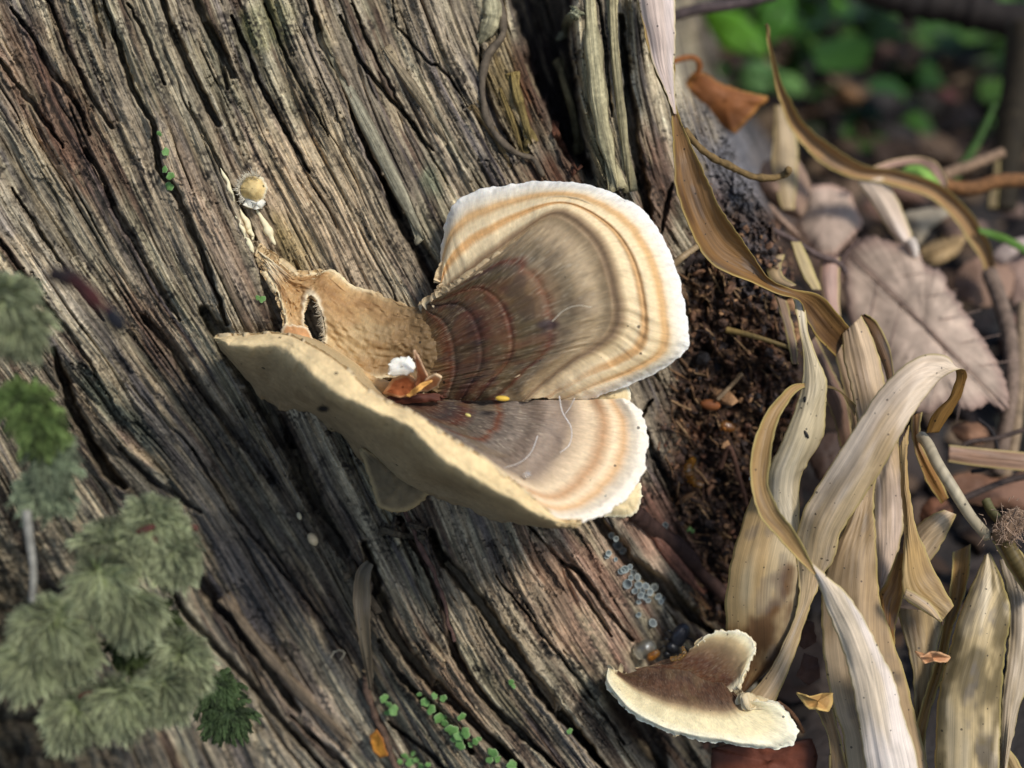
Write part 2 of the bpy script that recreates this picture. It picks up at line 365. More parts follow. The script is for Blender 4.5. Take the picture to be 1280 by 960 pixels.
# the black cavity at the top and the standing slab beside it
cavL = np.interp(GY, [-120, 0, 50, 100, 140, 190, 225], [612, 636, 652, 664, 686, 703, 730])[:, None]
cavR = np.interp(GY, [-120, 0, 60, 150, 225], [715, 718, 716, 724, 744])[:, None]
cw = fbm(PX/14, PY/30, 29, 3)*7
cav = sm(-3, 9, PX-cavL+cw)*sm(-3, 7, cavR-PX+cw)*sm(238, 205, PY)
Hh -= 1.5*cav
slab = sm(-6, 6, PX-np.interp(GY, [-120, 0, 150, 240], [712, 718, 728, 752])[:, None])*sm(-5, 5, np.interp(GY, [-120, 0, 80, 160, 240, 260], [770, 772, 776, 782, 790, 796])[:, None]-PX)*sm(268, 235, PY)
Hh += 0.35*slab
# a raised plank edge on the left between two long cracks
pk = sm(-5, 4, PX-np.interp(GY, [-120, 0, 110, 210, 310, 410], [80, 131, 168, 203, 251, 288])[:, None])*sm(-5, 5, np.interp(GY, [-120, 0, 80, 160, 260, 430], [160, 198, 232, 262, 300, 350])[:, None]-PX)*sm(430, 400, PY)
Hh += 0.16*pk
# bottom-left hollow behind the moss
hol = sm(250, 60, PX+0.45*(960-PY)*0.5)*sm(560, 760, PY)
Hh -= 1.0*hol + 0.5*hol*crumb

# colours of the wood
def patch(C, col, x, y, rx, ry, rot=0, st=1.0, nz=0.5, seed=0):
    c, s = math.cos(R_(rot)), math.sin(R_(rot)); X = (PX-x)*c+(PY-y)*s; Y = -(PX-x)*s+(PY-y)*c
    r = np.hypot(X/rx, Y/ry)+nz*(0.6*fbm(Sw/16, T/120, 200+seed, 3)+0.4*fbm(PX/30, PY/30, 220+seed, 3))
    m = sm(1.0, 0.35, r)*st*0.9
    C += (lin(col)-C)*m[..., None]
Cw = np.zeros(PX.shape+(3,)) + lin((142, 128, 106))
a_ = sm(-0.2, 0.5, fbm(Sw/14, T/260, 101, 3)); Cw += (lin((190, 176, 146))-Cw)*(a_*0.85)[..., None]
a_ = sm(0.0, 0.55, fbm(Sw/12, T/230, 111, 3)); Cw += (lin((84, 66, 52))-Cw)*(a_*0.95)[..., None]
a_ = sm(0.1, 0.6, fbm(Sw/20, T/160, 121, 3)); Cw += (lin((112, 112, 84))-Cw)*(a_*0.4)[..., None]
a_ = sm(0.15, 0.6, fbm(Sw/9, T/300, 131, 3)); Cw += (lin((84, 78, 78))-Cw)*(a_*0.75)[..., None]
for p in [((124,92,72),60,130,60,190,-32,.7),((116,84,64),190,420,30,120,-35,.6),((180,152,124),380,260,80,160,-26,.75),((182,158,130),245,250,30,190,-24,.65),
          ((186,170,150),60,330,28,170,-36,.55),((140,116,60),370,310,34,70,-30,.8),((116,96,52),640,110,44,110,-14,.8),((100,62,40),700,215,70,50,-20,.8),((122,70,46),668,120,30,80,-14,.7),
          ((168,152,104),748,140,28,160,-8,.7),((190,178,160),752,135,12,60,-6,.6),((112,80,64),820,230,36,120,-8,.85),((98,96,92),870,180,26,100,-28,.6),
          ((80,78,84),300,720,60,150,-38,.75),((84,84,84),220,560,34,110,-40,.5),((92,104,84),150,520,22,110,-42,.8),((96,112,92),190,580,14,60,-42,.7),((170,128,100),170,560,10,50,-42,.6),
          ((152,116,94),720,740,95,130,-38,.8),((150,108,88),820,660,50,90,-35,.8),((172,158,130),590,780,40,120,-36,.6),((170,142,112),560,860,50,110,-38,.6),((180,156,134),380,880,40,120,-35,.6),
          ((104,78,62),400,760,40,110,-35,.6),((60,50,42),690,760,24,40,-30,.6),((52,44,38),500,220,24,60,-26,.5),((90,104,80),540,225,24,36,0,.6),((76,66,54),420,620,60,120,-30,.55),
          ((46,38,32),360,560,24,120,-30,.6),((64,46,34),790,910,70,60,0,.7),((106,112,60),330,30,60,40,-20,.4)]:  # darkest ones below the bracket paint its shade onto the wood
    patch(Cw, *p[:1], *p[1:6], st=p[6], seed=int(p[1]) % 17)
Cs = np.zeros(PX.shape+(3,)) + lin((84, 62, 46))
a_ = sm(-0.1, 0.5, fbm(PX/14, PY/14, 141, 4)); Cs += (lin((52, 38, 30))-Cs)*a_[..., None]
a_ = sm(0.15, 0.5, fbm(PX/10, PY/10, 151, 4)); Cs += (lin((150, 116, 84))-Cs)*(a_*0.8)[..., None]
a_ = sm(0.1, 0.5, fbm(PX/30, PY/30, 161, 3))*sm(700, 560, PY); Cs += (lin((122, 78, 50))-Cs)*(a_*0.6)[..., None]
Cs += (lin((118, 110, 104))*(1+.5*fbm(PX/9, PY/16, 165, 3))[..., None]-Cs)*(gry*.85)[..., None]; patch(Cs, (112, 110, 112), 900, 190, 60, 130, -38, .8); patch(Cs, (82, 80, 82), 945, 330, 40, 100, -30, .7); patch(Cs, (104, 74, 54), 850, 450, 60, 90, 0, .5)
patch(Cs, (44, 33, 28), 900, 640, 60, 120, -10, .7)
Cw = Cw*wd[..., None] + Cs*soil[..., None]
for p in [((184,166,130),400,250,110,190,-24,.5),((172,160,130),220,90,50,190,-22,.5),((184,162,132),450,330,80,90,-26,.5),((164,152,124),80,280,60,160,-36,.45),((150,128,100),640,760,110,120,-36,.4),((66,64,62),270,640,150,320,-38,.75),((64,58,52),440,800,110,200,-36,.45)]:  # last two patches put the lower left's shade into the wood colour
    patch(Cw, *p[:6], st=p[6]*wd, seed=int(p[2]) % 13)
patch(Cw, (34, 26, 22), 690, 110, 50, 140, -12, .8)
cv = cav*0.75; Cw += (lin((34, 26, 22))-Cw)*cv[..., None]  # shade inside the cavity painted into the colour
a_ = hol*0.8; Cw += (lin((46, 42, 32))-Cw)*a_[..., None]  # dark soil tone also paints the shade in the hollow behind the moss
mic = 1+0.34*vn(Sw/1.7, T/60, 171)+0.30*vn(Sw/3.6, T/110, 173)+0.14*vn(PX/1.9, PY/1.9, 175)+.16*vn(Sw/9, T/160, 176)
grm = sm(.12, .5, fbm(PX/26, PY/34, 185, 4)+.25*vn(Sw/8, T/60, 186))*sm(-.3, .3, vn(PX/3.2, PY/3.2, 187)); Cw = Cw + (lin((38, 32, 28))-Cw)*(grm*.8)[..., None]
grm = sm(.2, .5, fbm(Sw/11, T/70, 188, 3)); Cw = Cw + (lin((168, 150, 118))-Cw)*(grm*.45*wd)[..., None]
Cw = Cw*(1+.20*c1h*wd+.14*c2h*wd+.10*c3h*wd)[..., None]
spk = (vn(PX/2.6, PY/2.9, 177) > 0.70-0.25*fbm(PX/60, PY/60, 179, 2)) & (vn(PX/7, PY/9, 181) > -0.1); Cw = Cw*np.where(spk, 0.42, 1.0)[..., None]
lt = (vn(PX/2.2, PY/2.4, 183) > 0.86); Cw = Cw*np.where(lt & (wd > .5), 1.35, 1.0)[..., None]
Cw *= 1.14*np.clip(mic, 0.45, 1.5)[..., None]*(wd[..., None]*1.0+soil[..., None]*0.85)
Cw = np.clip(Cw, 0.008, 0.8)
VW = P(PX, PY, Hh)
def wz(px, py):
    """height of the finished wood under photo positions"""
    x = np.clip((np.asarray(px, float)-GX[0])/STEP, 0, len(GX)-1.01); y = np.clip((np.asarray(py, float)-GY[0])/STEP, 0, len(GY)-1.01)
    return Hh[y.astype(int), x.astype(int)]
def wzs(px, py, r=12):
    return float(np.max([wz(px+dx, py+dy) for dx in (-r, 0, r) for dy in (-r, 0, r)]))
stump = thing('tree_stump', P(420, 520, -1.0), 'old weathered tree stump with cracked grey brown grain that fills the left two thirds', 'tree stump')
fw = gridf(*PX.shape)
keepw = (Hh > -11)
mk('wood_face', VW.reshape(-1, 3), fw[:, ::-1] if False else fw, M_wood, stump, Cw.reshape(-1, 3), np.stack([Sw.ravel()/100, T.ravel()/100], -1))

# splinters and slivers standing off the wood
def sliver(pts, w, lift, col, name='splinter', taper=1.0, n=50):
    a = crn(np.array(pts, float), n); t = np.linspace(0, 1, n); d = np.gradient(a, axis=0); L = np.hypot(d[:, 0], d[:, 1]); nx, ny = -d[:, 1]/L, d[:, 0]/L
    ww = w*(0.04+0.96*np.sin(np.pi*np.clip(t*0.96+0.03, 0, 1))**.7)*(1+0.2*vn(t*9, 0*t, int(pts[0][0])))
    cs = np.linspace(-1, 1, 9)
    X = a[:, 0, None]+nx[:, None]*ww[:, None]*cs; Y = a[:, 1, None]+ny[:, None]*ww[:, None]*cs
    zb = np.array([wz(x, y) for x, y in zip(a[:, 0], a[:, 1])]); zb = np.convolve(np.pad(zb, 4, mode='edge'), np.ones(9)/9, 'valid')
    Z = zb[:, None] + lift*(0.4+0.6*np.sin(np.pi*t))[:, None] + 0.01*ww[:, None]*np.sqrt(np.clip(1-cs**2, 0, 1)) + 0.02*vn(cs*4+0*X, t[:, None]*5+0*X, 31)
    G = P(X, Y, Z); V, f = shell(G, 0.06+0.006*w)
    c = lin(col)*(1+0.35*vn(cs[None]*5+0*X, t[:, None]*6+0*X, 33)+0.2*vn(X/3, Y/20, 35))[..., None]
    c = np.concatenate([c.reshape(-1, 3)]*2); uv = np.stack([(cs[None]*ww[:, None]/100), (t[:, None]*a.shape[0]/100*4)+0*X], -1).reshape(-1, 2)
    return mk(name, V, f, M_wood, stump, c, np.concatenate([uv, uv]))
for a in [([(697, 72), (704, 100), (716, 140), (726, 192)], 5, .9, (150, 134, 92)), ([(612, -20), (616, 20), (600, 55)], 12, .05, (176, 166, 130)),
          ([(736, -30), (742, 60), (752, 150), (772, 238)], 12, .12, (184, 172, 132)), ([(764, -30), (768, 60), (778, 150), (788, 240)], 6, .10, (166, 154, 116)),
          ([(722, 12), (712, 30), (706, 48)], 9, .3, (150, 148, 118)), ([(392, 640), (430, 690), (470, 770)], 7, .12, (78, 68, 54)), ([(372, 560), (400, 640), (440, 720)], 8, .15, (88, 78, 62)),
          ([(560, 700), (600, 752), (650, 820), (700, 880)], 10, .03, (166, 150, 122)), ([(470, 745), (500, 805), (545, 850)], 6, .06, (146, 128, 100)),
          ([(500, 660), (530, 700), (548, 750), (560, 800), (590, 850)], 5, .12, (112, 92, 74)), ([(800, 640), (835, 690), (880, 745)], 9, .06, (150, 104, 84)),
          ([(480, 60), (520, 115), (560, 180)], 6, .05, (150, 134, 106)), ([(400, 40), (440, 120), (500, 240), (530, 300)], 9, .04, (160, 152, 126)),
          ([(280, 745), (320, 800), (380, 870), (440, 930)], 8, .03, (120, 104, 84)), ([(320, 815), (350, 860), (390, 920)], 6, .04, (130, 118, 98)),
          ([(690, 150), (700, 180), (722, 214)], 5, .4, (104, 66, 46)), ([(640, 90), (650, 130), (665, 180)], 6, .06, (140, 120, 70)), ([(625, 110), (640, 150), (655, 195)], 4, .05, (132, 112, 66)),
          ([(474, 660), (500, 668), (540, 672)], 5, .15, (96, 84, 66)), ([(490, 652), (515, 656), (540, 664)], 3, .2, (84, 72, 58)), ([(590, 130), (620, 170), (640, 210)], 5, .03, (124, 104, 70))]:
    sliver(*a)
# ------------------------------------------------------------------ ground and soil crumbs
gx = np.linspace(-60, 120, 150); gy = np.linspace(4, 220, 170)
gy = 4+(gy-4)**1.0; X, Y = np.meshgrid(gx, gy); Zg = 0.25*fbm(X/3, Y/3, 301, 4)+0.8*fbm(X/14, Y/14, 311, 3)-0.15
def far(n): return None
fine_x = np.concatenate([np.arange(-8, 26, 0.12), np.linspace(26.5, 300, 40)]); fine_x = np.concatenate([np.linspace(-300, -8.5, 25), fine_x])
fine_y = np.concatenate([np.linspace(-120, 5.5, 14), np.arange(6, 40, 0.14), np.linspace(41, 500, 50)])
X, Y = np.meshgrid(fine_x, fine_y)
near = sm(60, 20, np.abs(X))*sm(70, 35, np.abs(Y))
Zg = 1.9*sm(1.2, 4.5, X)*sm(60, 40, X) + near*(0.22*fbm(X/1.6, Y/1.6, 301, 5, 0.6)+0.06*fbm(X/.5, Y/.5, 305, 2)) + 0.5*fbm(X/9, Y/9, 311, 3) - 0.1
def ground_h(x, y):
    return 1.9*sm(1.2, 4.5, x) + 0.22*fbm(x/1.6, y/1.6, 301, 5, 0.6) + 0.5*fbm(x/9, y/9, 311, 3) - 0.1
cg = lin((38, 31, 26)) + 0*X[..., None]
a_ = sm(0, 0.5, fbm(X/1.2, Y/1.2, 321, 4)); cg = cg + (lin((66, 54, 45))-cg)*(a_*0.8)[..., None]
a_ = sm(0, 0.5, fbm(X/1.7, Y/1.7, 331, 3)); cg = cg + (lin((36, 30, 26))-cg)*a_[..., None]
a_ = sm(0.15, 0.5, fbm(X/2.5, Y/2.5, 341, 3))*sm(18, 26, Y); cg = cg + (lin((56, 74, 42))-cg)*(a_*0.8)[..., None]
tag(mk('ground', np.stack([X, Y, Zg], -1).reshape(-1, 3), gridf(*X.shape), M_soil, None, cg.reshape(-1, 3), origin=(0, 0, 0)), kind='structure')

def crumbs(name, pos, rad, cols, mat):
    """many small angular grains joined in one mesh"""
    ico = np.array([(0,0,1),(.89,0,.45),(.28,.85,.45),(-.72,.53,.45),(-.72,-.53,.45),(.28,-.85,.45),(.72,.53,-.45),(-.28,.85,-.45),(-.89,0,-.45),(-.28,-.85,-.45),(.72,-.53,-.45),(0,0,-1)])
    fi = np.array([(0,1,2),(0,2,3),(0,3,4),(0,4,5),(0,5,1),(1,6,2),(2,7,3),(3,8,4),(4,9,5),(5,10,1),(6,7,2),(7,8,3),(8,9,4),(9,10,5),(10,6,1),(6,11,7),(7,11,8),(8,11,9),(9,11,10),(10,11,6)])
    n = len(pos); v = ico[None]*(1+0.35*(rng.rand(n, 12, 1)-0.5))
    A = rng.randn(n, 3, 3); Q = np.linalg.qr(A)[0]; v = v*np.exp(rng.randn(n, 1, 3)*.45); v = np.einsum('nij,nkj->nki', Q, v)*rad[:, None, None]+pos[:, None]
    f = (fi[None]+12*np.arange(n)[:, None, None]).reshape(-1, 3); c = np.repeat(cols, 12, 0)
    return mk(name, v.reshape(-1, 3), f, mat, None, c, smooth=False)
n = 2900; cx = rng.uniform(800, 1010, n*2); cy = rng.uniform(275, 960, n*2)
xs = np.interp(cy, [300, 330, 450, 520, 600, 700, 780, 860, 930], [870, 862, 850, 835, 842, 865, 880, 900, 880])
ok = (cx > xs+rng.randn(len(cx))*8); cx = cx[ok][:n]; cy = cy[ok][:n]; r = 0.017*np.exp(rng.randn(len(cx))*.5)*np.where(rng.rand(len(cx)) < 0.05, 2.2, 1)
pal = np.array([lin(c) for c in [(70, 50, 38), (44, 32, 26), (110, 78, 54), (150, 112, 76), (58, 44, 38), (90, 60, 44), (34, 28, 26)]])*1.25
pc = pal[rng.choice(7, len(cx), p=[.24, .22, .16, .08, .12, .1, .08])]*rng.uniform(.7, 1.2, (len(cx), 1))
tag(crumbs('soil_crumbs', P(cx, cy, wz(cx, cy)+r*0.4), r, pc, M_soil), 'loose dark brown crumbs of rotten wood and soil right of the large bracket', 'soil crumbs', kind='stuff')

nf_ = 420; fx_ = rng.uniform(835, 1000, nf_); fy_ = rng.uniform(330, 930, nf_); fx_ = np.maximum(fx_, np.interp(fy_, [330, 450, 520, 600, 700, 780, 930], [862, 850, 832, 838, 862, 880, 900]))
Vs, Fs, o_ = [], [], 0
for x, y in zip(fx_, fy_):
    a = R_(rng.normal(58, 32)); L = rng.uniform(5, 20); q = np.linspace(-1, 1, 5); xx = x+L*math.cos(a)*q+rng.randn()*2*q*q; yy = y+L*math.sin(a)*q
    V, fs = tube(P(xx, yy, wz(xx, yy)+.05), rng.uniform(.006, .022)*(1-.5*np.abs(q)), 5, False); Vs.append(V); Fs.append(fs[0]+o_); o_ += len(V)
fc_ = np.array([lin(c) for c in [(120, 90, 62), (74, 52, 40), (150, 120, 86), (52, 40, 34)]])[rng.randint(0, 4, nf_)]
tag(mk('wood_fibres', np.concatenate(Vs), np.concatenate(Fs), M_twig, None, np.repeat(fc_, 25, 0)), 'fine rotten wood fibres strewn over the dark soil right of the bracket', 'wood fibres', kind='stuff')

# ------------------------------------------------------------------ the large bracket
def bands(v, stops):
    x = np.array([a for a, _ in stops]); c = np.array([lin(b) for _, b in stops])
    return np.stack([np.interp(v, x, c[:, i]) for i in range(3)], -1)
CAPST = [(0, (140, 112, 72)), (.06, (124, 100, 66)), (.10, (122, 76, 50)), (.125, (98, 82, 64)), (.17, (108, 90, 66)), (.205, (84, 66, 54)), (.23, (58, 42, 42)), (.26, (86, 66, 52)), (.30, (116, 100, 76)), (.335, (108, 76, 52)), (.355, (110, 64, 46)),
         (.38, (102, 86, 62)), (.43, (112, 98, 72)), (.47, (90, 70, 52)), (.49, (112, 66, 46)), (.515, (134, 116, 90)), (.58, (156, 134, 102)), (.64, (178, 154, 118)), (.68, (170, 144, 108)), (.70, (144, 118, 86)),
         (.712, (132, 106, 78)), (.73, (172, 144, 106)), (.75, (228, 202, 156)), (.79, (236, 210, 164)), (.812, (212, 166, 110)), (.836, (212, 166, 110)), (.852, (238, 212, 166)), (.882, (236, 208, 160)), (.902, (214, 170, 114)), (.918, (214, 172, 118)), (.94, (236, 218, 184)), (.968, (240, 229, 208)), (1, (243, 236, 222))]
def cap_colour(G, u, v, stops, seed, dark=0.70, fleck=0.38):
    w = v + 0.008*vn(u*9, v*3, seed) + .004*vn(u*60, v*3, seed+9) + 0.012*fbm(u*30, v*4, seed+1, 2)*(v < dark)
    c = bands(w, stops)
    fib = vn(u*230, v*34, seed+2)*0.7 + vn(u*110, v*40, seed+3)*0.6
    inner = sm(dark+0.02, dark-0.12, v)
    outer = sm(.46, .64, v)*inner
    c = c*(1+(0.05+(0.32-.16*outer)*inner)*fib)[..., None]*(1-(0.26-.24*outer)*inner)[..., None]
    pale = np.clip(vn(u*260, v*46, seed+5)-0.35, 0, 1)*1.6*inner                       # pale silky hairs
    c += (lin((190, 176, 150))-c)*(pale*fleck)[..., None]
    blot = sm(0.05, 0.45, fbm(u*7, v*9, seed+4, 3))*inner
    c += (c*np.array([0.66, 0.60, 0.58])-c)*(blot*0.45)[..., None]
    blot = sm(0.1, 0.5, fbm(u*11, v*7, seed+8, 3))*inner
    c += (lin((128, 106, 70))-c)*(blot*0.25)[..., None]
    return c
def margin_wave(G, v, amp, seed, fr=0.13):
    """ragged growing edge"""
    e = sm(0.93, 1.0, v)
    G[..., 0] += e*amp*fbm(G[..., 0]*fr, G[..., 1]*fr, seed, 2); G[..., 1] += e*amp*fbm(G[..., 0]*fr, G[..., 1]*fr, seed+3, 2)
big = thing('bracket_fungus', P(600, 450, 0), 'large cream rimmed bracket fungus with brown zoned cap, growing from the middle of the stump', 'fungus')
Z0 = float(wz(560, 430))
def zz(l): return [(a, b, c+Z0) for a, b, c in l]
c0 = zz([(527,384,.36),(527,391,.40),(528,400,.44),(528,410,.46),(529,420,.47),(530,432,.47),(531,444,.46),(532,456,.45),(534,468,.44),(536,478,.42),(538,488,.42),(542,499,.40)])
c1 = zz([(540,376,.60),(546,374,.68),(560,369,.80),(585,358,.92),(609,352,1.0),(632,365,1.05),(646,388,1.08),(653,418,1.06),(651,440,1.0),(642,456,.92),(624,474,.84),(600,500,.62)])
c6 = zz([(549,366,.62),(562,357,.72),(590,337,.90),(640,300,1.02),(690,270,1.1),(730,291,1.2),(753,325,1.28),(766,379,1.30),(762,410,1.24),(742,432,1.16),(704,458,1.04),(655,499,.72)])
c8 = zz([(551,352,.55),(557,325,.66),(578,298,.80),(640,265,.94),(706,250,1.08),(765,277,1.2),(800,325,1.32),(815,390,1.36),(811,432,1.3),(782,455,1.2),(730,478,1.06),(690,500,.74)])
c10 = zz([(551,361,.36),(553,297,.34),(572,250,.42),(638,230,.52),(728,229,.68),(802,262,.84),(842,325,.98),(859,400,1.08),(856,441,1.08),(806,473,1.02),(752,494,.94),(712,503,.76)])
mul = lambda l, k: [(a, b, Z0+(c-Z0)*k) for a, b, c in l]
c6 = mul(c6, .92); c8 = mul(c8, .88)
G, u, v = loft([c0, c1, c6, c8, c10], 300, 460, [0, .40, .70, .86, 1.0])
G[..., 2] += -0.22*sm(0.90, 1.0, v)**2 + 0.025*np.sin(v*46)*sm(.3, .5, v) + 0.05*fbm(u*5, v*4, 401, 3) + 0.012*vn(u*60, v*5, 403)
margin_wave(G, v, 2.0, 405)
for rv in (.12, .23, .355, .49, .705, .824, .91): G[..., 2] -= .018*np.exp(-((v-rv)/.010)**2)       # grooves between the growth zones
G[..., 1] += sm(.90, .99, u)*5*fbm(G[..., 0]/34, 0*u, 407, 3); G[..., 2] += sm(.90, 1, u)*.08*vn(G[..., 0]/22, 0*u, 409)
th = 0.02+0.07*sm(1.0, 0.93, v)
Vv, ff = shell(P(G[..., 0], G[..., 1], G[..., 2]), th)
cc = cap_colour(G, u, v, CAPST, 411)
ll = sm(0.30, 0.02, u)*sm(0.72, 0.66, v)*sm(.28, .45, v)                                       # upper left flank is olive brown
cc += (lin((128, 112, 78))-cc)*(ll*0.5)[..., None]
pt = sm(1.0, 0.5, np.hypot((G[..., 0]-668)/52, (G[..., 1]-365)/34)+0.4*fbm(u*9, v*9, 415, 2)); cc += (lin((132, 98, 62))-cc)*(pt*0.35)[..., None]
br = sm(.52, .30, v+.05*fbm(u*5, v*3, 417, 3)); cc = cc*(1-br*np.array([.0, .08, .20])[:, None, None].T*1.0 if False else 1.0); cc = cc*(1-br[..., None]*np.array([.06, .14, .24])); rd_ = sm(.05, .5, fbm(u*16, v*10, 419, 3))*sm(.6, .4, v); cc += (lin((104, 58, 38))-cc)*(rd_*.45)[..., None]; rd_ = sm(.1, .5, fbm(u*13, v*14, 427, 3))*sm(.7, .5, v); cc += (lin((58, 44, 42))-cc)*(rd_*.4)[..., None]
pt = sm(1.0, 0.4, np.hypot((G[..., 0]-685)/20, (G[..., 1]-406)/9)); cc += (lin((52, 38, 40))-cc)*(pt*0.8)[..., None]
# the lower flank carries weaker zones
lw = sm(0.83, 0.93, u)*sm(0.70, 0.76, v)*sm(0.97, 0.93, v); cc += (lin((240, 218, 178))-cc)*(lw*0.6)[..., None]
cu = np.concatenate([cc.reshape(-1, 3), np.broadcast_to(lin((214, 190, 150)), (cc.shape[0]*cc.shape[1], 3))]); uvv = np.stack([u, v], -1).reshape(-1, 2); uvv = np.concatenate([uvv, uvv])
mk('upper_cap', Vv, ff, M_cap, big, cu, uvv)

# lower lobe: from the crease to the long front rim
m10 = zz([(787,498,.92),(804,522,1.0),(810,555,1.15),(803,595,1.4),(776,628,1.65),(740,649,1.85),(700,652,2.0),(652,612,2.1),(609,578,2.15),(562,549,2.1),(516,517,2.0),(469,496,1.85),(425,457,1.6),(387,433,1.35),(353,419,1.1),(306,420,.85),(269,421,.65)])
m6 = zz([(716,500,.72),(718,514,.74),(716,535,.84),(706,562,1.02),(687,588,1.25),(668,602,1.45),(640,592,1.62),(610,578,1.78),(580,560,1.85),(536,533,1.8),(498,512,1.7),(464,493,1.55),(428,454,1.3),(392,430,1.05),(358,417,.85),(312,419,.65),(276,421,.5)])
m3 = zz([(620,500,.60),(622,507,.62),(623,518,.70),(620,530,.82),(610,542,.95),(598,548,1.10),(582,545,1.2),(562,538,1.3),(540,526,1.35),(512,512,1.35),(490,504,1.3),(468,492,1.2),(436,456,1.0),(400,430,.8),(366,417,.6),(322,419,.5),(286,423,.35)])
m0 = zz([(530,499,.42),(527,499,.42),(523,500,.42),(519,501,.44),(515,502,.46),(511,502,.48),(507,503,.5),(503,503,.5),(499,503,.5),(494,503,.5),(488,500,.5),(480,492,.5),(452,458,.4),(412,432,.3),(376,419,.2),(330,422,.1),(294,426,0)])
LOW = [(0, (70, 44, 34)), (.08, (100, 66, 48)), (.16, (78, 66, 60)), (.22, (104, 62, 46)), (.28, (112, 100, 86)), (.35, (112, 96, 82)), (.375, (122, 74, 52)), (.41, (132, 118, 104)), (.50, (132, 116, 100)), (.60, (146, 128, 110)),
       (.68, (158, 138, 118)), (.74, (196, 172, 140)), (.79, (238, 212, 172)), (.83, (216, 170, 124)), (.87, (242, 216, 174)), (.905, (220, 176, 126)), (.935, (236, 218, 186)), (1, (240, 229, 210))]
G, u, v = loft([m0, m3, m6, m10], 240, 520, [0, .38, .72, 1.0])
G[..., 2] += -0.10*sm(0.94, 1.0, v)**2 + 0.02*np.sin(v*46)*sm(.3, .5, v)*sm(.55, .4, u) + 0.04*fbm(u*8, v*4, 421, 3)
margin_wave(G, v, 3.5, 425)
cc = cap_colour(G, u, v, LOW, 431, 0.68)
tan = sm(0.62, 0.74, u)[..., None]; cc = cc*(1-tan) + lin((206, 178, 130))*tan*(1+0.15*fbm(u*20, v*4, 435, 3))[..., None]
rimc = (sm(0.80, 0.98, v)*sm(0.36, 0.5, u))[..., None]; cc = cc*(1-rimc) + lin((226, 198, 146))*rimc
nn = cc.shape[0]*cc.shape[1]; uvv = np.stack([u, v], -1).reshape(-1, 2); uvv = np.concatenate([uvv, uvv])
Vv, ff = shell(P(G[..., 0], G[..., 1], G[..., 2]), 0.02+0.06*sm(1.0, 0.9, v))
mk('lower_cap', Vv, ff, M_cap, big, np.concatenate([cc.reshape(-1, 3), np.broadcast_to(lin((206, 182, 140)), (nn, 3))]), uvv)
# front rim and pore surface under it
def wzo(l, d=0.04): return [(a, b, float(wz(a, b))+d) for a, b in l]
r0 = zz([(268,421,.62),(306,419,.83),(353,418,1.08),(387,432,1.33),(425,456,1.58),(469,495,1.83),(516,516,1.98),(562,548,2.08),(609,577,2.13),(652,611,2.10),(700,650,2.0),(728,653,1.9)])
r1 = zz([(268,423,.64),(300,427,.92),(352,427,1.20),(381,444,1.45),(415,472,1.70),(464,504,1.96),(514,527,2.10),(556,562,2.2),(603,594,2.25),(650,624,2.20),(694,652,2.03),(726,655,1.9)])
r2 = zz([(269,425,.60),(294,436,.88),(345,440,1.15),(372,458,1.38),(404,488,1.62),(458,518,1.86),(508,540,2.0),(550,578,2.1),(598,609,2.12),(646,634,2.06),(690,655,1.9),(722,658,1.82)])
r3 = zz([(272,430,.40),(300,458,.45),(336,474,.45),(366,492,.45),(402,512,.5),(450,545,.6),(500,580,.75),(545,600,.9),(592,622,1.05),(640,645,1.2),(682,658,1.3),(716,660,1.4)])
r4 = zz([(275,436,.15),(308,476,.0),(338,504,-.15),(370,515,-.2),(410,532,-.2),(452,572,-.1),(488,612,.05),(530,622,.25),(575,634,.5),(625,651,.8),(672,660,1.0),(712,661,1.2)])
G, u, v = loft([r0, r1, r2, r3, r4], 150, 420, [0, .12, .26, .62, 1])
G[..., 2] += 0.035*fbm(u*14, v*4, 441, 3) + .004*vn(u*150, v*40, 442) + 0.035*vn(u*26, v*2, 443)*sm(.5, .1, v)
e = sm(.12, .22, v)*sm(.45, .3, v); G[..., 1] += e*2.5*fbm(u*40, 0*v, 445, 2); e = sm(.85, 1, v); G[..., 1] += e*7*fbm(u*22, 0*v, 447, 3)
cc = bands(v, [(0, (228, 198, 146)), (.18, (230, 202, 150)), (.27, (200, 172, 126)), (.4, (172, 148, 110)), (1, (140, 120, 90))])  # bright rim, then shade painted in, deeper towards the wood
cc = cc*(1+0.22*fbm(u*24, v*8, 449, 4)+0.08*vn(u*160, v*46, 451))[..., None]; m_ = sm(.1, .5, fbm(u*13, v*5, 453, 4))*sm(.25, .4, v); cc += (lin((132, 110, 78))-cc)*(m_*.5)[..., None]
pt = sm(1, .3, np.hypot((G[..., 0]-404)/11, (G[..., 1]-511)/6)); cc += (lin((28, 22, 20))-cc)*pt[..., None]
Vv, ff = shell(P(G[..., 0], G[..., 1], G[..., 2]), 0.05); nn = cc.shape[0]*cc.shape[1]
mk('rim_underside', Vv, ff, M_pore, big, np.concatenate([cc.reshape(-1, 3)]*2), np.concatenate([np.stack([u, v], -1).reshape(-1, 2)]*2))
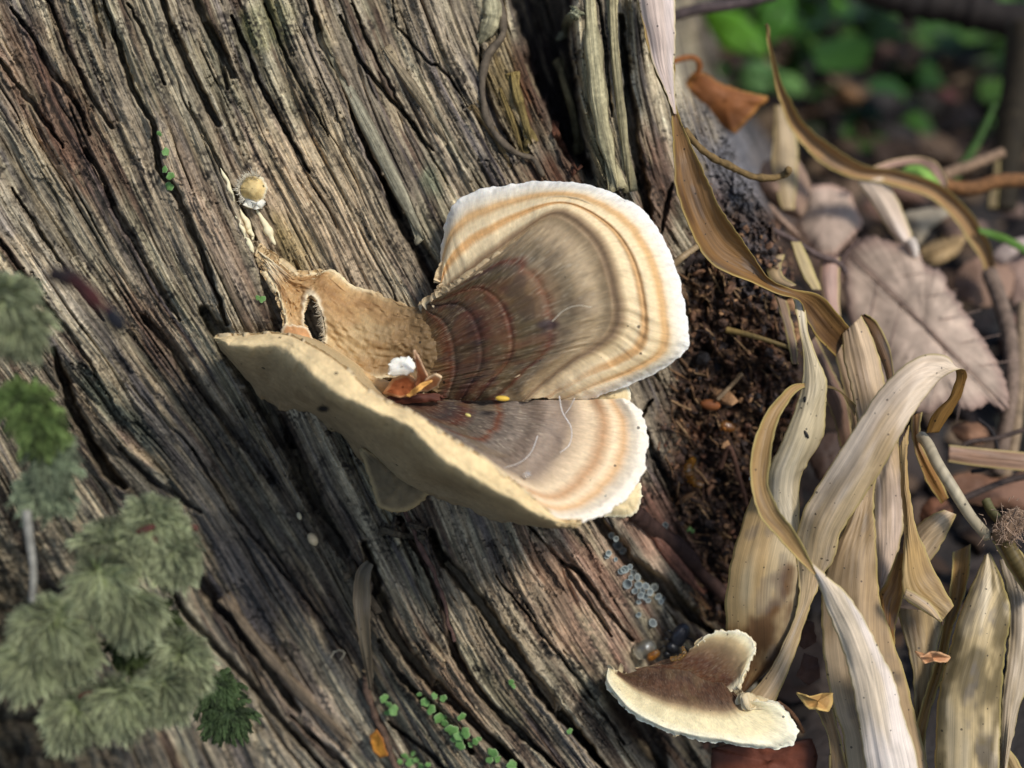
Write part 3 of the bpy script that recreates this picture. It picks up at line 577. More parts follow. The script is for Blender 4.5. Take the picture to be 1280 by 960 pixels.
def blob_sheet(name, out, z, mat, parent, colf, th=0.05, bulge=0.0, rings=14, n=90, rag=1.5, seed=1, tilt=(0, 0), cen=None, bend=None, smooth_out=True):
    """a rounded sheet with the outline out (px,py list), bulging towards the viewer"""
    o = np.array(out, float); cl = np.concatenate([o, o[:1]])
    O = crn_closed(o, n) if smooth_out else np.stack([np.interp(np.linspace(0, len(o), n, endpoint=False), np.arange(len(o)+1), cl[:, i]) for i in (0, 1)], -1)
    c = O.mean(0) if cen is None else np.array(cen, float)
    rr = np.linspace(0, 1, rings)[:, None, None]; A = c + (O-c)[None]*rr
    A = A + (rr**3)*rag*np.stack([vn(O[:, 0]/3.1, O[:, 1]/3.1, seed), vn(O[:, 0]/3.1, O[:, 1]/3.1, seed+1)], -1)[None]
    r = np.broadcast_to(rr[..., 0], A.shape[:2])
    zz_ = z + bulge*(1-r**2) + tilt[0]*(A[..., 0]-c[0])/100 + tilt[1]*(A[..., 1]-c[1])/100 + 0.25*th*vn(A[..., 0]/7, A[..., 1]/7, seed+2)
    if bend is not None: zz_ = zz_ + bend(A[..., 0], A[..., 1], r)
    Gw = P(A[..., 0], A[..., 1], zz_); a, b = r.shape
    Gc = np.concatenate([Gw, Gw[:, :1]], 1)
    V, f = shell(Gc, th)
    col = colf(A[..., 0], A[..., 1], r); col = np.concatenate([col, col[:, :1]], 1).reshape(-1, 3)
    ang = np.linspace(0, 1, b+1)[None]+0*np.concatenate([r, r[:, :1]], 1); uv = np.stack([ang, np.concatenate([r, r[:, :1]], 1)], -1).reshape(-1, 2)
    return mk(name, V, f, mat, parent, np.concatenate([col, col]), np.concatenate([uv, uv]))
def crn_closed(o, n):
    o = np.asarray(o, float); k = len(o); e = np.concatenate([o[-2:], o, o[:3]]); return cr(e, 2+np.linspace(0, k, n, endpoint=False))
def flat(c, var=0.12, seed=3, sc=9.0, edge=None, ew=0.15):
    def f(x, y, r):
        k = lin(c)*(1+var*fbm(x/sc, y/sc, seed, 3))[..., None]
        if edge is not None: m = sm(1-ew*1.6, 1-ew*0.4, r)[..., None]; k = k*(1-m)+lin(edge)*m
        return np.broadcast_to(k, x.shape+(3,)).copy()
    return f
blob_sheet('back_lobe', [(735,488),(760,480),(780,478),(788,490),(786,505),(778,512),(750,505)], Z0+.62, M_cap, big, flat((238, 212, 160), edge=(248, 232, 196)), 0.07, .08, seed=5)
blob_sheet('back_lobe', [(745,640),(765,615),(790,585),(798,600),(803,612),(801,628),(795,642),(778,648),(755,646)], Z0+.75, M_cap, big, flat((236, 212, 162), edge=(246, 228, 188)), 0.07, .1, seed=7)
blob_sheet('hanging_lobe', [(450,560),(478,575),(500,590),(530,610),(536,616),(528,628),(510,638),(494,640),(474,634),(462,600)], Z0+.35, M_pore, big, flat((112, 96, 70), .5, 9, 12, edge=(160, 138, 98)), 0.05, .08, seed=9)
# crust lobe at the upper left, with a hole that shows the wood
t0 = [(321,310),(346,325),(372,344),(398,341),(416,336),(440,355),(466,364),(492,376),(516,384),(536,384),(566,374)]
b0 = [(326,322),(334,342),(346,362),(354,388),(362,412),(400,440),(440,468),(472,474),(500,472),(530,484),(562,496)]
mz = [(.10, .16, .10), (.14, .22, .20), (.16, .3, .4), (.14, .32, .44), (.14, .36, .46), (.16, .42, .5), (.2, .46, .55), (.24, .5, .55), (.32, .54, .55), (.38, .60, .52), (.30, .50, .40)]
rows = [[], [], [], [], []]
for (a, b), m in zip(zip(t0, b0), mz):
    a = np.array(a, float); b = np.array(b, float)
    wl = [float(wz(*a)), float(wz(*(a*.5+b*.5))), float(wz(*b))]
    base_ = [0.6*wl[0]+0.4*Z0, Z0, Z0]
    for i, f in enumerate((0, .12, .5, .88, 1)):
        p = a*(1-f)+b*f; z = np.interp(f, [0, .5, 1], [max(base_[0], wl[0])+m[0], base_[1]+m[1], base_[2]+m[2]]); rows[i].append((p[0], p[1], z))
G, u, v = loft(rows, 150, 300, [0, .12, .5, .88, 1])
G[..., 2] += 0.10*fbm(u*7, v*4, 461, 3)*np.sin(np.pi*v)**.5 + 0.02*vn(u*50, v*24, 463)
e = sm(.88, 1, v)+sm(.12, 0, v)*0.6; G[..., 1] += e*3.5*fbm(u*26, v, 465, 3)
w_ = fbm(u*6, v*5, 467, 3)
cc = lin((186, 148, 98))+0*u[..., None]; cc += (lin((212, 180, 128))-cc)*sm(0, .5, w_)[..., None]; cc += (lin((146, 106, 62))-cc)*(sm(0, .5, -w_)*.8)[..., None]
rt = sm(.42, .92, u+.10*w_)[..., None]; cc = cc*(1-rt)+lin((116, 92, 60))*rt
lf = sm(.22, .04, u)[..., None]; cc = cc*(1-lf)+lin((236, 218, 180))*lf
ed = (np.clip(sm(.1, .0, v)*sm(.7, .5, u)+sm(.88, .99, v)*sm(.9, .7, u), 0, 1))[..., None]; cc = cc*(1-ed)+lin((238, 216, 170))*ed
cc = cc*(1+0.10*vn(u*120, v*10, 469)+.08*vn(u*60, v*40, 471))[..., None]
hx, hy = G[..., 0]-393, G[..., 1]-406; cs_, sn_ = math.cos(R_(-8)), math.sin(R_(-8)); ax_ = hx*cs_+hy*sn_; ay_ = -hx*sn_+hy*cs_
hr = np.hypot(ax_/(12+2*vn(ay_/6, 0*ay_, 5)), ay_/37); cc += (lin((240, 222, 184))-cc)*(sm(1.35, 1.0, hr)*.8)[..., None]
fc = gridf(*u.shape); keep = hr.ravel()[fc].mean(1) > 1.0
Vv, ff = shell(P(G[..., 0], G[..., 1], G[..., 2]), 0.07, keep); cb = lin((200, 170, 124))+0*u[..., None]
mk('crust_lobe', Vv, ff, M_cap, big, np.concatenate([cc.reshape(-1, 3), cb.reshape(-1, 3)]), np.concatenate([np.stack([u, v], -1).reshape(-1, 2)]*2))
blob_sheet('orange_frill', [(350,424),(353,408),(362,405),(378,408),(388,414),(392,424),(398,440),(380,436),(360,430)], Z0+.48, M_cap, big, flat((206, 152, 100), .3, 11, edge=(240, 214, 172)), .05, .12, seed=11)
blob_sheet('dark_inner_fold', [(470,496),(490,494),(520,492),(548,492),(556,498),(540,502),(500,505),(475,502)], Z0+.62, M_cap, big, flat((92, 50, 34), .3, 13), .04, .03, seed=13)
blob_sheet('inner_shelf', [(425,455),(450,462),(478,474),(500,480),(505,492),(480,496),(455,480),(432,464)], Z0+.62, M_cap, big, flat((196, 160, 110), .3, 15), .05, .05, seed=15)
# silky hairs along the upper cap's edge fringe and in the crease
def hairs(name, roots, dirs, L, rad, col, mat, parent, seg=4, bendv=0.3):
    Vs, Fs, o = [], [], 0
    for r, d in zip(roots, dirs):
        t = np.linspace(0, 1, seg)[:, None]; q = r + d*L*rng.uniform(.5, 1.2)*t + rng.randn(3)*L*np.linalg.norm(d)*bendv*t*t
        V, fs = tube(q, rad*(1-0.7*t[:, 0]), 3, False); Vs.append(V); Fs.append(fs[0]+o); o += len(V)
    return tag(mk(name, np.concatenate(Vs), np.concatenate(Fs), mat, parent, lin(col)), kind='stuff')
ys = np.linspace(378, 440, 70); hxp = 393+12*np.sqrt(np.clip(1-((ys-406)/37)**2, 0, 1)) + (ys-406)*.14
hairs('edge_hairs', P(hxp, ys, Z0+.42), [(P(-1, .6, 0)-P(0, 0, 0))*1.0 for _ in ys], 5.5, .006, (240, 226, 196), M_silk, big)

def on_wood(px, py, d=0.02, r=6): return P(px, py, wzs(px, py, r)+d)
# chips and scraps lying in the fold
ch = thing('curled_scrap', P(520, 478, Z0+.9), 'dry peach coloured scrap of curled husk lying in the fold of the large bracket', 'plant scrap')
def poly_sheet(name, pts, col, mat, parent=None, th=0.02, n=60, seed=1, label=None, cat=None, group=None, edge=None, bend=None):
    p = np.array(pts, float); z = p[:, 2]; c = p.mean(0)
    from_z = lambda x, y, r: 0*x
    O = np.stack([np.interp(np.linspace(0, len(p), n, endpoint=False), np.arange(len(p)+1), np.append(p[:, i], p[0, i])) for i in range(3)], -1)
    rings = 8; rr = np.linspace(0, 1, rings)[:, None, None]; A = c+(O-c)[None]*rr; A[..., 0] += .8*vn(A[..., 0]/4, A[..., 1]/4, seed); A[..., 2] += .03*vn(A[..., 0]/9, A[..., 1]/9, seed+1)
    A = np.concatenate([A, A[:, :1]], 1); Gw = P(A[..., 0], A[..., 1], A[..., 2]); V, f = shell(Gw, th)
    cl = lin(col)*(1+.2*fbm(A[..., 0]/7, A[..., 1]/7, seed, 3))[..., None]
    if edge is not None: m = sm(.7, .95, np.broadcast_to(rr[..., 0], A.shape[:2]))[..., None]; cl = cl*(1-m)+lin(edge)*m
    cl = cl.reshape(-1, 3); o = mk(name, V, f, mat, parent, np.concatenate([cl, cl]))
    return tag(o, label, cat, group) if label else o
za = Z0+.75
poly_sheet('upright_flap', [(517,490,za),(522,466,za+.3),(520,450,za+.5),(518,438,za+.6),(526,452,za+.5),(534,470,za+.3),(530,488,za)], (206, 136, 92), M_leaf, ch, seed=2, edge=(232, 190, 150))
poly_sheet('side_flap', [(522,490,za+.05),(532,474,za+.3),(545,468,za+.4),(553,472,za+.4),(548,482,za+.25),(534,490,za+.1)], (214, 154, 104), M_leaf, ch, seed=3, edge=(236, 204, 160))
poly_sheet('base_flap', [(478,492,za-.05),(490,474,za+.1),(510,468,za+.2),(522,478,za+.15),(520,494,za),(500,498,za-.05)], (190, 112, 68), M_leaf, ch, seed=4, edge=(222, 170, 120))
poly_sheet('rib', [(507,495,za+.2),(524,480,za+.34),(540,476,za+.36),(526,488,za+.3),(512,497,za+.22)], (232, 176, 96), M_leaf, ch, seed=6)
tag(blob_sheet('pale_chip', [(486,464),(487,453),(497,447),(510,446),(518,451),(519,460),(514,467),(500,469),(488,470)], Z0+1.02, M_cap, None, flat((250, 244, 226), .05), .07, .05, n=50, rings=8, seed=17), 'small white chip resting on the lip above the peach scrap in the large bracket', 'chip')
def grain(name, px, py, z, a, b, rot, col, label, cat, mat=None, group=None):
    t = np.linspace(0, math.pi, 9); ph = np.linspace(0, 2*math.pi, 13)[:-1]
    X = a*np.cos(t)[:, None]+0*ph; Yy = b*np.sin(t)[:, None]*np.cos(ph); Zz = b*np.sin(t)[:, None]*np.sin(ph)
    c, s = math.cos(R_(rot)), math.sin(R_(rot)); Q = P(px+(X*c-Yy*s), py+(X*s+Yy*c), z+Zz/100)
    i = np.arange(Q.shape[0]*12).reshape(-1, 12); j = np.roll(i, -1, 1); f = np.stack([i[:-1], j[:-1], j[1:], i[1:]], -1).reshape(-1, 4)
    return tag(mk(name, Q.reshape(-1, 3), f, mat or M_cap, None, lin(col)*(1+.2*vn(Q[..., 0].ravel()*9, Q[..., 1].ravel()*9, 3))[:, None]), label, cat, group)
grain('yellow_seed', 628, 498, Z0+.98, 9, 3.5, 4, (214, 176, 70), 'single yellow seed lying at the crease between the two cap lobes', 'seed')
grain('yellow_speck', 585, 519, Z0+1.1, 4, 2, 20, (220, 204, 120), 'tiny pale yellow speck on the brown part of the lower cap', 'speck')
grain('white_droplet', 659, 593, Z0+1.62, 5, 4.5, 0, (250, 250, 248), 'tiny round white droplet on the grey part of the lower cap', 'droplet', M_jelly)
def thread(name, pts, rad, col, label, cat, mat, group=None, parent=None, n=40, nseg=6, taper=0.5, wob=0.0, seed=0):
    a = crn(np.array(pts, float), n); t = np.linspace(0, 1, n)
    if wob: a[:, 0] += wob*vn(t*12, 0*t, seed); a[:, 1] += wob*vn(t*12, 0*t+5, seed)
    V, fs = tube(P(a[:, 0], a[:, 1], a[:, 2]), rad*(1-taper*t)*(1+(.25 if wob else 0)*vn(t*22, 0*t, seed+2)), nseg)
    c = lin(col)*(1+.25*vn(np.arange(len(V))/6.0, 0, seed+3))[:, None]
    o = mk(name, V, fs, mat, parent, c)
    return tag(o, label, cat, group) if label else o
thread('silk_thread', [(699,495,Z0+1.15),(703,515,Z0+1.12),(714,535,Z0+1.12),(712,555,Z0+1.25),(700,566,Z0+1.3)], .008, (235, 230, 222), 'long fine silk thread looping down over the lower cap', 'thread', M_silk)
thread('silk_thread', [(718,498,Z0+1.1),(712,510,Z0+1.05),(706,518,Z0+1.05)], .006, (235, 230, 222), 'short fine silk thread crossing the crease right of the long one', 'thread', M_silk)
thread('silk_thread', [(672,545,Z0+1.25),(664,565,Z0+1.35),(650,578,Z0+1.5),(630,585,Z0+1.6)], .006, (225, 220, 212), 'faint curved silk thread lying on the grey zone of the lower cap', 'thread', M_silk)
thread('silk_thread', [(690,402,Z0+1.3),(705,388,Z0+1.33),(722,382,Z0+1.34),(740,384,Z0+1.33)], .006, (225, 214, 190), 'thin pale hair curved over the middle of the upper cap', 'thread', M_silk)

# knob and mycelium streaks above the bracket
kb = thing('fungus_knob', P(315, 237, wzs(315, 237)), 'small round yellowish fuzzy fungus knob on the bare wood above the bracket', 'fungus')
kz = wzs(315, 240, 8)
blob_sheet('cap', [(298,236),(303,222),(310,216),(322,219),(333,228),(334,240),(329,250),(318,253),(305,249),(299,243)], kz+.02, M_cap, kb, flat((214, 186, 126), .35, 5, 6, edge=(226, 212, 178)), .1, .16, n=60, seed=21)
blob_sheet('pale_base', [(306,249),(318,253),(330,247),(331,256),(325,262),(314,257)], kz+.02, M_cap, kb, flat((228, 222, 204), .1), .08, .1, n=40, rings=8, seed=23)
an = rng.uniform(2.2, 5.2, 160); hairs('fuzz', P(316+17*np.cos(an), 236+16*np.sin(an), kz+.1+rng.rand(160)*.1), [(P(math.cos(a)*.9, math.sin(a)*.9, .01)-P(0, 0, 0)) for a in an], 6.0, .005, (244, 236, 214), M_silk, kb)
for i, (pts, w) in enumerate([([(275,210),(282,224),(288,238),(291,252)], 2.2), ([(301,262),(307,275),(313,290),(316,300)], 3), ([(322,262),(330,278),(338,292),(344,306)], 4.5), ([(306,296),(312,306),(318,316)], 3), ([(296,270),(303,285),(308,300)], 2)]):
    a = crn(np.array(pts, float), 24); t = np.linspace(0, 1, 24); zs = np.array([wzs(x, y, 3) for x, y in a]); zs = np.convolve(np.pad(zs, 2, mode='edge'), np.ones(5)/5, 'valid')
    V, fs = tube(P(a[:, 0]+2*vn(t*5, 0*t, i), a[:, 1], zs-.015), .0085*w*(.3+np.sin(np.pi*t))*(1+.3*vn(t*5, 0*t, 41+i)), 7)
    tag(mk('mycelium_strand', V, fs, M_cap, None, lin((236, 222, 180))),
        ['topmost thin white fungus strand, left of the fuzzy knob', 'white fungus strand directly under the fuzzy knob, left one of the pair', 'thick cream fungus strand under the fuzzy knob, right one of the pair', 'short white strand touching the pointed tip of the large bracket', 'faint outermost white strand running down left of the knob pair'][i], 'fungus strand', 'white fungus strands above the bracket')

# ------------------------------------------------------------------ small bracket at the bottom
sb = thing('bracket_fungus', P(850, 870, 0), 'small bracket fungus with brown centre and thick cream margin near the bottom edge', 'fungus')
SZ = float(np.max(wz(np.array([770, 800, 830, 860]), np.array([840, 850, 840, 850]))))+0.15
def sz(l): return [(a, b, c+SZ) for a, b, c in l]
s0 = sz([(772,838,.22),(782,842,.25),(797,838,.3),(807,834,.3),(817,830,.3),(832,824,.3),(847,822,.3),(862,822,.32),(877,826,.35),(890,834,.4),(898,842,.45),(904,850,.5),(909,857,.55),(914,862,.6),(919,867,.6)])
s5 = sz([(766,839,.3),(776,848,.4),(792,861,.55),(806,868,.65),(826,877,.75),(844,883,.8),(865,887,.85),(884,891,.88),(904,893,.9),(917,890,.9),(925,886,.88),(928,882,.85),(929,880,.82),(929,878,.8),(927,875,.75)])
s10 = sz([(759,834,.35),(756,850,.5),(769,871,.7),(786,890,.85),(817,908,.98),(839,917,1.02),(871,925,1.06),(904,930,1.08),(933,935,1.1),(974,937,1.1),(996,921,1.1),(991,899,1.05),(976,881,1.0),(948,876,.95),(930,879,.85)])
SM = [(0, (120, 90, 64)), (.15, (88, 62, 44)), (.3, (100, 68, 46)), (.42, (108, 80, 58)), (.50, (140, 114, 84)), (.56, (200, 176, 132)), (.62, (234, 216, 168)), (.8, (240, 222, 174)), (.93, (248, 236, 200)), (1, (250, 242, 214))]
G, u, v = loft([s0, s5, s10], 150, 330, [0, .55, 1])
G[..., 2] += -0.12*sm(.9, 1, v)**2 + .05*fbm(u*9, v*3, 481, 3); margin_wave(G, v, 4, 485)
cc = cap_colour(G, u, v, SM, 491, .52, .15); uvv = np.concatenate([np.stack([u, v], -1).reshape(-1, 2)]*2); nn = u.size
Vv, ff = shell(P(G[..., 0], G[..., 1], G[..., 2]), .03+.08*sm(1, .9, v))
mk('lower_lobe', Vv, ff, M_cap, sb, np.concatenate([cc.reshape(-1, 3), np.broadcast_to(lin((210, 190, 150)), (nn, 3))]), uvv)
f0 = sz([(793,836,.3),(808,846,.34),(826,854,.4),(850,862,.46),(876,868,.52),(898,872,.58)])
f5 = sz([(843,826,.42),(856,829,.46),(872,836,.5),(888,846,.56),(906,856,.6),(914,865,.6)])
f10 = sz([(874,803,.5),(895,789,.6),(928,790,.68),(943,808,.74),(936,828,.74),(922,860,.68)])
ST = [(0, (120, 80, 50)), (.2, (84, 46, 26)), (.4, (118, 74, 40)), (.60, (96, 60, 38)), (.72, (128, 98, 68)), (.82, (156, 130, 94)), (.90, (206, 178, 130)), (.95, (240, 222, 176)), (1, (248, 236, 204))]
G, u, v = loft([f0, f5, f10], 120, 220, [0, .5, 1]); G[..., 2] += .03*fbm(u*6, v*4, 501, 3); margin_wave(G, v, 3.5, 505)
cc = cap_colour(G, u, v, ST, 511, .8); sd = (sm(.82, .95, u)*sm(.25, .4, v))[..., None]; cc = cc*(1-sd)+lin((244, 226, 184))*sd; uvv = np.concatenate([np.stack([u, v], -1).reshape(-1, 2)]*2); nn = u.size
Vv, ff = shell(P(G[..., 0], G[..., 1], G[..., 2]), .05)
mk('upper_lobe', Vv, ff, M_cap, sb, np.concatenate([cc.reshape(-1, 3), np.broadcast_to(lin((226, 204, 160)), (nn, 3))]), uvv)

# beetle, jelly drop and bits above the small bracket
bt = thing('beetle', P(843, 800, 0), 'small shiny black beetle tucked against the top of the small bracket', 'beetle')
BZ = wzs(843, 800, 10)+.34
def ellip(name, px, py, z, a, b, c, rot, col, mat, parent, groove=0):
    t = np.linspace(0, math.pi, 17); ph = np.linspace(0, 2*math.pi, 25)[:-1]
    r = 1-groove*np.exp(-((np.cos(ph)/.12)**2))*(np.sin(ph) > 0)
    X = a*np.cos(t)[:, None]+0*ph; Yy = b*np.sin(t)[:, None]**.8*np.cos(ph)*r; Zz = c*np.sin(t)[:, None]*np.sin(ph)*r
    k, s = math.cos(R_(rot)), math.sin(R_(rot)); Q = P(px+(X*k-Yy*s), py+(X*s+Yy*k), z+Zz/100)
    i = np.arange(Q.shape[0]*24).reshape(-1, 24); j = np.roll(i, -1, 1); f = np.stack([i[:-1], j[:-1], j[1:], i[1:]], -1).reshape(-1, 4)
    return mk(name, Q.reshape(-1, 3), f, mat, parent, lin(col))
ellip('wing_case', 850, 794, BZ, 16, 10.5, 11, -58, (40, 42, 48), M_black, bt, .14)
ellip('thorax', 840, 810, BZ, 8, 9, 8, -58, (26, 27, 30), M_black, bt)
ellip('head', 834, 818, BZ-.02, 5, 6, 5, -58, (24, 24, 26), M_black, bt)
for i, (a, b, c_, d) in enumerate([(842, 792, 830, 788), (838, 800, 826, 800), (834, 808, 823, 813), (858, 798, 868, 803), (852, 808, 862, 816), (846, 815, 852, 826)]):
    V, fs = tube(P([a, (a+c_)/2, c_], [b, (b+d)/2-2, d], [BZ, BZ+.06, BZ-.06]), .014, 6); mk('leg', V, fs, M_black, bt, lin((22, 22, 24)))
for s_ in (-1, 1):
    V, fs = tube(P([832, 828+s_*2, 824+s_*5], [822, 827, 830], [BZ, BZ+.04, BZ+.03]), .007, 5); mk('antenna', V, fs, M_black, bt, lin((22, 22, 24)))
jz = wzs(806, 812, 8)
o = ellip('jelly_drop', 806, 812, jz+.08, 15, 12, 13, -25, (196, 190, 170), M_jelly, None); tag(o, 'glistening translucent jelly drop beside the black beetle', 'jelly drop')
o = ellip('orange_grub', 817, 819, jz+.22, 9, 5.5, 6, -35, (214, 148, 48), M_jelly, None); tag(o, 'plump orange blob leaning on the jelly drop', 'grub')
crv = [(0, 0), (.3, .2)]
thread('yellow_curl', [(838,824,SZ+.5),(848,822,SZ+.55),(856,815,SZ+.6),(853,809,SZ+.55)], .035, (214, 168, 90), 'small curled yellow flake under the beetle', 'flake', M_jelly, taper=.4, wob=1)
thread('yellow_grub', [(866,575,wzs(866,578)+.05),(859,588,wzs(859,590)+.1),(866,600,wzs(866,600)+.1),(877,607,wzs(877,607)+.05)], .058, (206, 152, 62), 'bent amber grub shaped flake on the dark soil right of the bracket', 'flake', M_jelly, taper=.25, wob=1.5)
grain('orange_bit', 909, 533, wzs(909, 533)+.06, 11, 7, 20, (218, 150, 70), 'bright orange crumb on the soil above the bent amber flake', 'crumb', M_jelly)
grain('orange_bit', 888, 506, wzs(888, 506)+.03, 13, 7, 10, (140, 84, 46), 'dull orange brown crumb at the lower end of the pale straw on the soil', 'crumb')
grain('pale_bit', 391, 674, wzs(391, 674)+.05, 9, 6, 60, (196, 176, 140), 'larger pale crumb in the shaded wood below the bracket', 'crumb', M_pore)
grain('pale_bit', 374, 645, wzs(374, 645)+.04, 5, 3, 70, (180, 170, 140), 'smaller pale crumb above the other one in the shaded wood', 'crumb', M_pore)
thread('straw', [(896,500,wzs(896,500)+.1),(912,484,wzs(912,484)+.15),(928,467,wzs(928,467)+.1)], .03, (138, 116, 88), 'short pale straw lying aslant on the dark soil', 'straw', M_twig, taper=.1)
thread('straw', [(926,470,wzs(926,470)+.06),(938,484,wzs(938,484)+.06),(952,503,wzs(952,503)+.05)], .022, (88, 66, 50), 'short brown stalk running down right from the pale straw', 'straw', M_twig, taper=.1)
thread('straw', [(908,412,wzs(908,412)+.15),(945,421,wzs(945,421)+.25),(998,438,wzs(985,434)+.5)], .045, (150, 124, 72), 'flattened tan straw pointing right above the soil beside the twisted blade', 'straw', M_blade, taper=.5)
thread('straw', [(900,585,wzs(900,585)+.05),(912,560,wzs(912,560)+.12),(925,600,wzs(925,600)+.1),(936,640,wzs(936,640)+.05)], .04, (92, 64, 50), 'dark reddish bark strip on the soil left of the narrow brown curl', 'bark strip', M_twig, taper=.3)
thread('straw', [(842,330,wzs(845,330)+.25),(855,320,wzs(855,320)+.3),(872,308,wzs(872,308)+.2)], .05, (176, 150, 112), 'pale dry scrap sticking out at the right edge of the upper cap', 'straw', M_blade, taper=.2)
def bark(pts, w, col, label):
    a = crn(np.array(pts, float), 40); zs = np.array([wzs(x, y, 4) for x, y in a]); zs = np.convolve(np.pad(zs, 3, mode='edge'), np.ones(7)/7, 'valid')
    thread('bark_strip', np.column_stack([a, zs+.04]), w, col, label, 'bark strip', M_twig, n=60, taper=.35, wob=2.5, seed=int(pts[0][0]))
bark([(790,640),(830,668),(880,720),(915,755),(935,770)], .12, (66, 46, 38), 'dark peeled bark strip running down right from the bracket to the wide blade')
bark([(800,648),(815,665),(835,690),(850,712)], .03, (180, 134, 112), 'thin pinkish bark sliver just right of the grey cups')

# roots and stalks on the wood
def rootlet(pts, rad, col, label, group=None, lift=.05, taper=.4, wob=2, n=70):
    a = crn(np.array(pts, float), n); zs = np.array([wzs(x, y, 3) for x, y in a]); zs = np.convolve(np.pad(zs, 4, mode='edge'), np.ones(9)/9, 'valid')
    return thread('rootlet', np.column_stack([a, zs+lift]), rad, col, label, 'rootlet', M_twig, group, n=n, nseg=8, taper=taper, wob=wob, seed=int(pts[0][0]))
rootlet([(618,-20),(627,20),(628,45),(610,70),(604,100),(607,140),(617,165),(640,188),(664,198),(674,208),(680,222)], .055, (96, 84, 68), 'long curved grey root snaking down the wood above the upper cap')
rootlet([(505,640),(520,670),(540,710),(553,745),(560,775),(568,800)], .035, (90, 66, 56), 'thin reddish root running down the wood below the bracket')
rootlet([(458,845),(461,870),(466,890),(476,915),(487,940),(505,975)], .06, (92, 72, 58), 'brown stem at the bottom end of the hanging grass blade')
rootlet([(412,822),(420,814),(430,815),(426,826)], .008, (190, 178, 150), 'tiny pale looped hair on the shaded lower wood', taper=.1, wob=1, n=24)
rootlet([(455,838),(462,850),(456,862),(460,876),(466,884)], .012, (104, 88, 66), 'curly thin tendril beside the hanging grass blade', taper=.2)

# ------------------------------------------------------------------ dry blades
def blade(Lp, Rp, label, base=(176, 156, 112), back=(150, 122, 78), edge=(206, 184, 110), cup=0.12, nv=26, seed=1, parent=None, th=0.009, stain=0.35, group='dry grass blades hanging beside the stump', cat='dry blade', name='dry_leaf', wav=0.05, pale=None, dep=None):
    n = len(Lp); A = np.array(Lp, float); B = np.array(Rp, float)
    nu = int(np.clip(np.sum(np.hypot(*np.diff((A+B)[:, :2]/2, axis=0).T))/3.0, 20, 220))
    a = crn(A, nu); b = crn(B, nu); s = np.linspace(0, 1, nv)
    G = a[:, None]*(1-s)[None, :, None] + b[:, None]*s[None, :, None]
    u = np.linspace(0, 1, nu)[:, None]+0*s; sv = s[None]+0*u; length = np.cumsum(np.r_[0, np.hypot(*np.diff((a+b)[:, :2]/2, axis=0).T)]); lv = (length[:, None]+0*s)/100
    wpx = np.hypot((a-b)[:, 0], (a-b)[:, 1])[:, None]
    G[..., 2] += -cup*np.abs(2*sv-1)**2*np.minimum(wpx/60, 1) + wav*fbm(sv*1.5, lv*1.2, 600+seed, 2) + .004*np.sin(sv*math.pi*14)*np.minimum(wpx/40, 1)
    G[..., 0] += 1.2*fbm(lv*2.5, sv, 610+seed, 2) + .9*vn(lv*14, sv*0, 612+seed)*np.abs(2*sv-1)**6; G[..., 2] += .008*vn(sv*9, lv*.8, 614+seed)*np.minimum(wpx/40, 1)
    V, f = shell(P(G[..., 0], G[..., 1], G[..., 2]), th)
    st = vn(sv*13, lv*.6, 620+seed)*.5+vn(sv*31, lv*.9, 630+seed)*.5
    c = lin(base)*(1+.26*st)[..., None]
    if pale is not None: m = sm(0, .6, fbm(sv*2.2, lv*.7, 640+seed, 3)+.15)[..., None]; c = c*(1-m)+lin(pale)*m*(1+.12*st)[..., None]
    m = sm(.0, .45, fbm(sv*2.5, lv*1.4, 650+seed, 4))*min(1, stain*1.4+.1); c = c+(lin(back)*.8-c)*m[..., None]
    m = sm(.25, .5, fbm(sv*4, lv*2.5, 660+seed, 3))*.5; c = c+(lin((112, 104, 98))-c)*m[..., None]*stain*1.5
    m = np.clip(np.abs(2*sv-1)*1.0-(1-6.0/np.maximum(wpx, 14)), 0, 1)/(6.0/np.maximum(wpx, 14)); c = c+(lin(edge)-c)*(np.clip(m, 0, 1)*.8)[..., None]
    c = c.reshape(-1, 3); uv = np.stack([sv*np.maximum(wpx/45, .4)+seed*.37, lv+seed], -1).reshape(-1, 2)
    o = mk(name, V, f, M_blade, parent, np.concatenate([c, c*lin(back)/np.maximum(lin(base), .01)*.9+.0]), np.concatenate([uv, uv]))
    return tag(o, label, cat, group) if label else o
def zl(pts, z): 
    if np.isscalar(z): return [(a, b, z) for a, b in pts]
    zi = np.interp(np.linspace(0, 1, len(pts)), np.linspace(0, 1, len(z)), z); return [(a, b, c) for (a, b), c in zip(pts, zi)]
def B(Lp, Rp, z, label, dz=0, **k):
    for q in ('base', 'pale'):
        if k.get(q) is not None and 'grass' not in label: k[q] = tuple(min(255, x*f) for x, f in zip(k[q], (1.13, 1.075, 1.06)))
    return blade(zl(Lp, z), zl(Rp, np.asarray(z)+dz), label, **k)
BZ1 = .9
